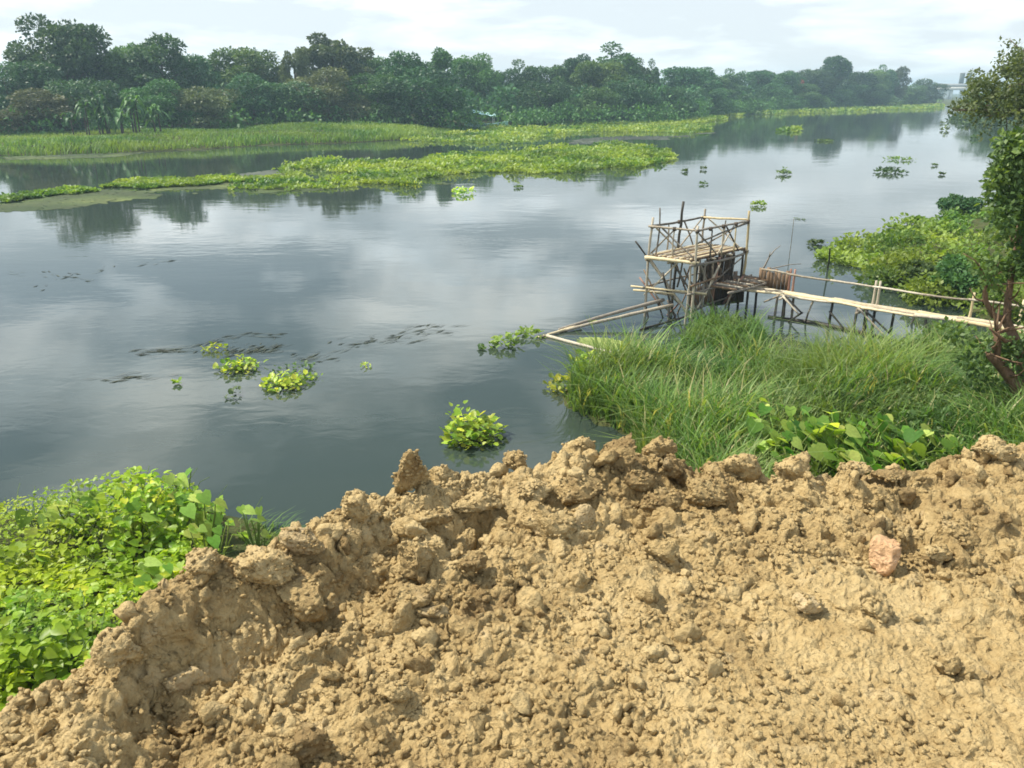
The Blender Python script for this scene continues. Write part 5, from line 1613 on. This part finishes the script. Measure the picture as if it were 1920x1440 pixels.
nrm = np.stack([r_.normal(size=n) * .45, r_.normal(size=n) * .45 - .15, np.ones(n)], 1)
szn = fbm(P3(pts[:, 0] * 1.1, pts[:, 1] * 1.1), 155, 2)
L = .054 * (.5 + .9 * r_.random(n)) * np.clip(1 + .6 * szn, .6, 1.8)
tone = np.clip(.36 + .5 * fbm(P3(pts[:, 0] * .9, pts[:, 1] * .9), 157, 3) + r_.normal(size=n) * .27, 0, 1)
V, F, T = leaves(p, d, nrm, L * 1.25, L, tone, HEART)
tag(obj('creeper_mat', mesh_np('creeper_mat', V, F, M_CREEP, True, T)), 'thick mat of bright green creepers at the lower left', kind='stuff')
pts2 = pts[::14]
st = [tube(bent((q[0], q[1], max(0, g_)), (q[0] + r_.normal() * .25, q[1] + r_.normal() * .25, max(0, g_) + hh_ * .9), 4, .1, r_), .004, 4) for q, g_, hh_ in zip(pts2[:700], g0[::14], h[::14])]
V, F, T = join(st)
tag(obj('creeper_vines', mesh_np('creeper_vines', V, F, M_STEM, True, T)), 'thin tangled vines under the creeper leaves', kind='stuff')
# wisps of grass where the creepers meet the soil
pts = sample_poly([P(*q)[:2] for q in [(440, 985), (520, 985), (580, 1000), (560, 1030), (440, 1040)]], 160, r_)
n = len(pts)
V, F, T = blades(np.stack([pts[:, 0], pts[:, 1], np.zeros(n)], 1), .15 + .2 * r_.random(n), .012 + .01 * r_.random(n), r_.uniform(.2, .9, n), r_.normal(size=n) * .8 - .3, np.clip(.6 + r_.normal(size=n) * .25, 0, 1), .6)
tag(obj('grass_wisps', mesh_np('grass_wisps', V, F, M_BANK, False, T)), 'thin grass wisps at the water between creepers and soil', kind='stuff')
for px, py, bp_, lf, n, lab in (
        (110, 960, 1010, .20, 7, 'round leaved plant at the left end of the creepers by the water'),
        (160, 950, 1005, .22, 7, 'plant with two pale heart leaves against the water'),
        (215, 945, 1000, .24, 8, 'plant with the biggest pale leaf against the water'),
        (255, 975, 1020, .20, 8, 'dense round leaved plant left of the bushy top'),
        (300, 955, 1005, .20, 8, 'bright leaved plant at the left side of the bushy top'),
        (350, 915, 985, .17, 10, 'leafy plant at the very top of the creepers with a sprig above it'),
        (385, 945, 1000, .17, 9, 'bright plant on the right side of the bushy top'),
        (400, 985, 1030, .16, 8, 'leafy plant below the right side of the bushy top'),
        (480, 965, 1000, .14, 7, 'small sprawling plant reaching over the water near the soil'),
        (40, 1130, 1180, .17, 8, 'plant in the middle left of the creepers at the edge of the photo'),
        (60, 1230, 1290, .20, 8, 'large leaved plant low at the left edge of the photo'),
        (20, 1290, 1340, .20, 7, 'lowest large leaved plant in the left corner by the soil'),
        (130, 1265, 1310, .16, 7, 'plant with dull round leaves next to the soil slope'),
        (320, 1060, 1110, .17, 8, 'pale leaved plant next to the dark jagged lump'),
        (180, 1180, 1230, .13, 7, 'yellowish plant in the lower middle of the creepers'),
        (70, 1040, 1080, .14, 8, 'yellow tipped plant in the upper left of the creepers')):
    big_plant(px, py - 14, bp_, lf * 1.05, n + 3, lab, int(px * 5 + py), 'round leaved plants among the creepers', .4, 'plant', 1.3, (.45, 1))

# ------------------------------------------------------------------ haze
hz, t = new_mat('haze')
pv = t.n('ShaderNodeVolumePrincipled', {'Color': (.62, .87, 1.0, 1), 'Density': .00068, 'Anisotropy': .2})
t.n('ShaderNodeOutputMaterial', {'Volume': pv.outputs[0]})
V, F, T = box_arr(-1650, 1650, -350, 1650, -2.2, 22)
tag(obj('haze', mesh_np('haze', V, F, hz, False)), 'thin pale haze over the river', kind='stuff')
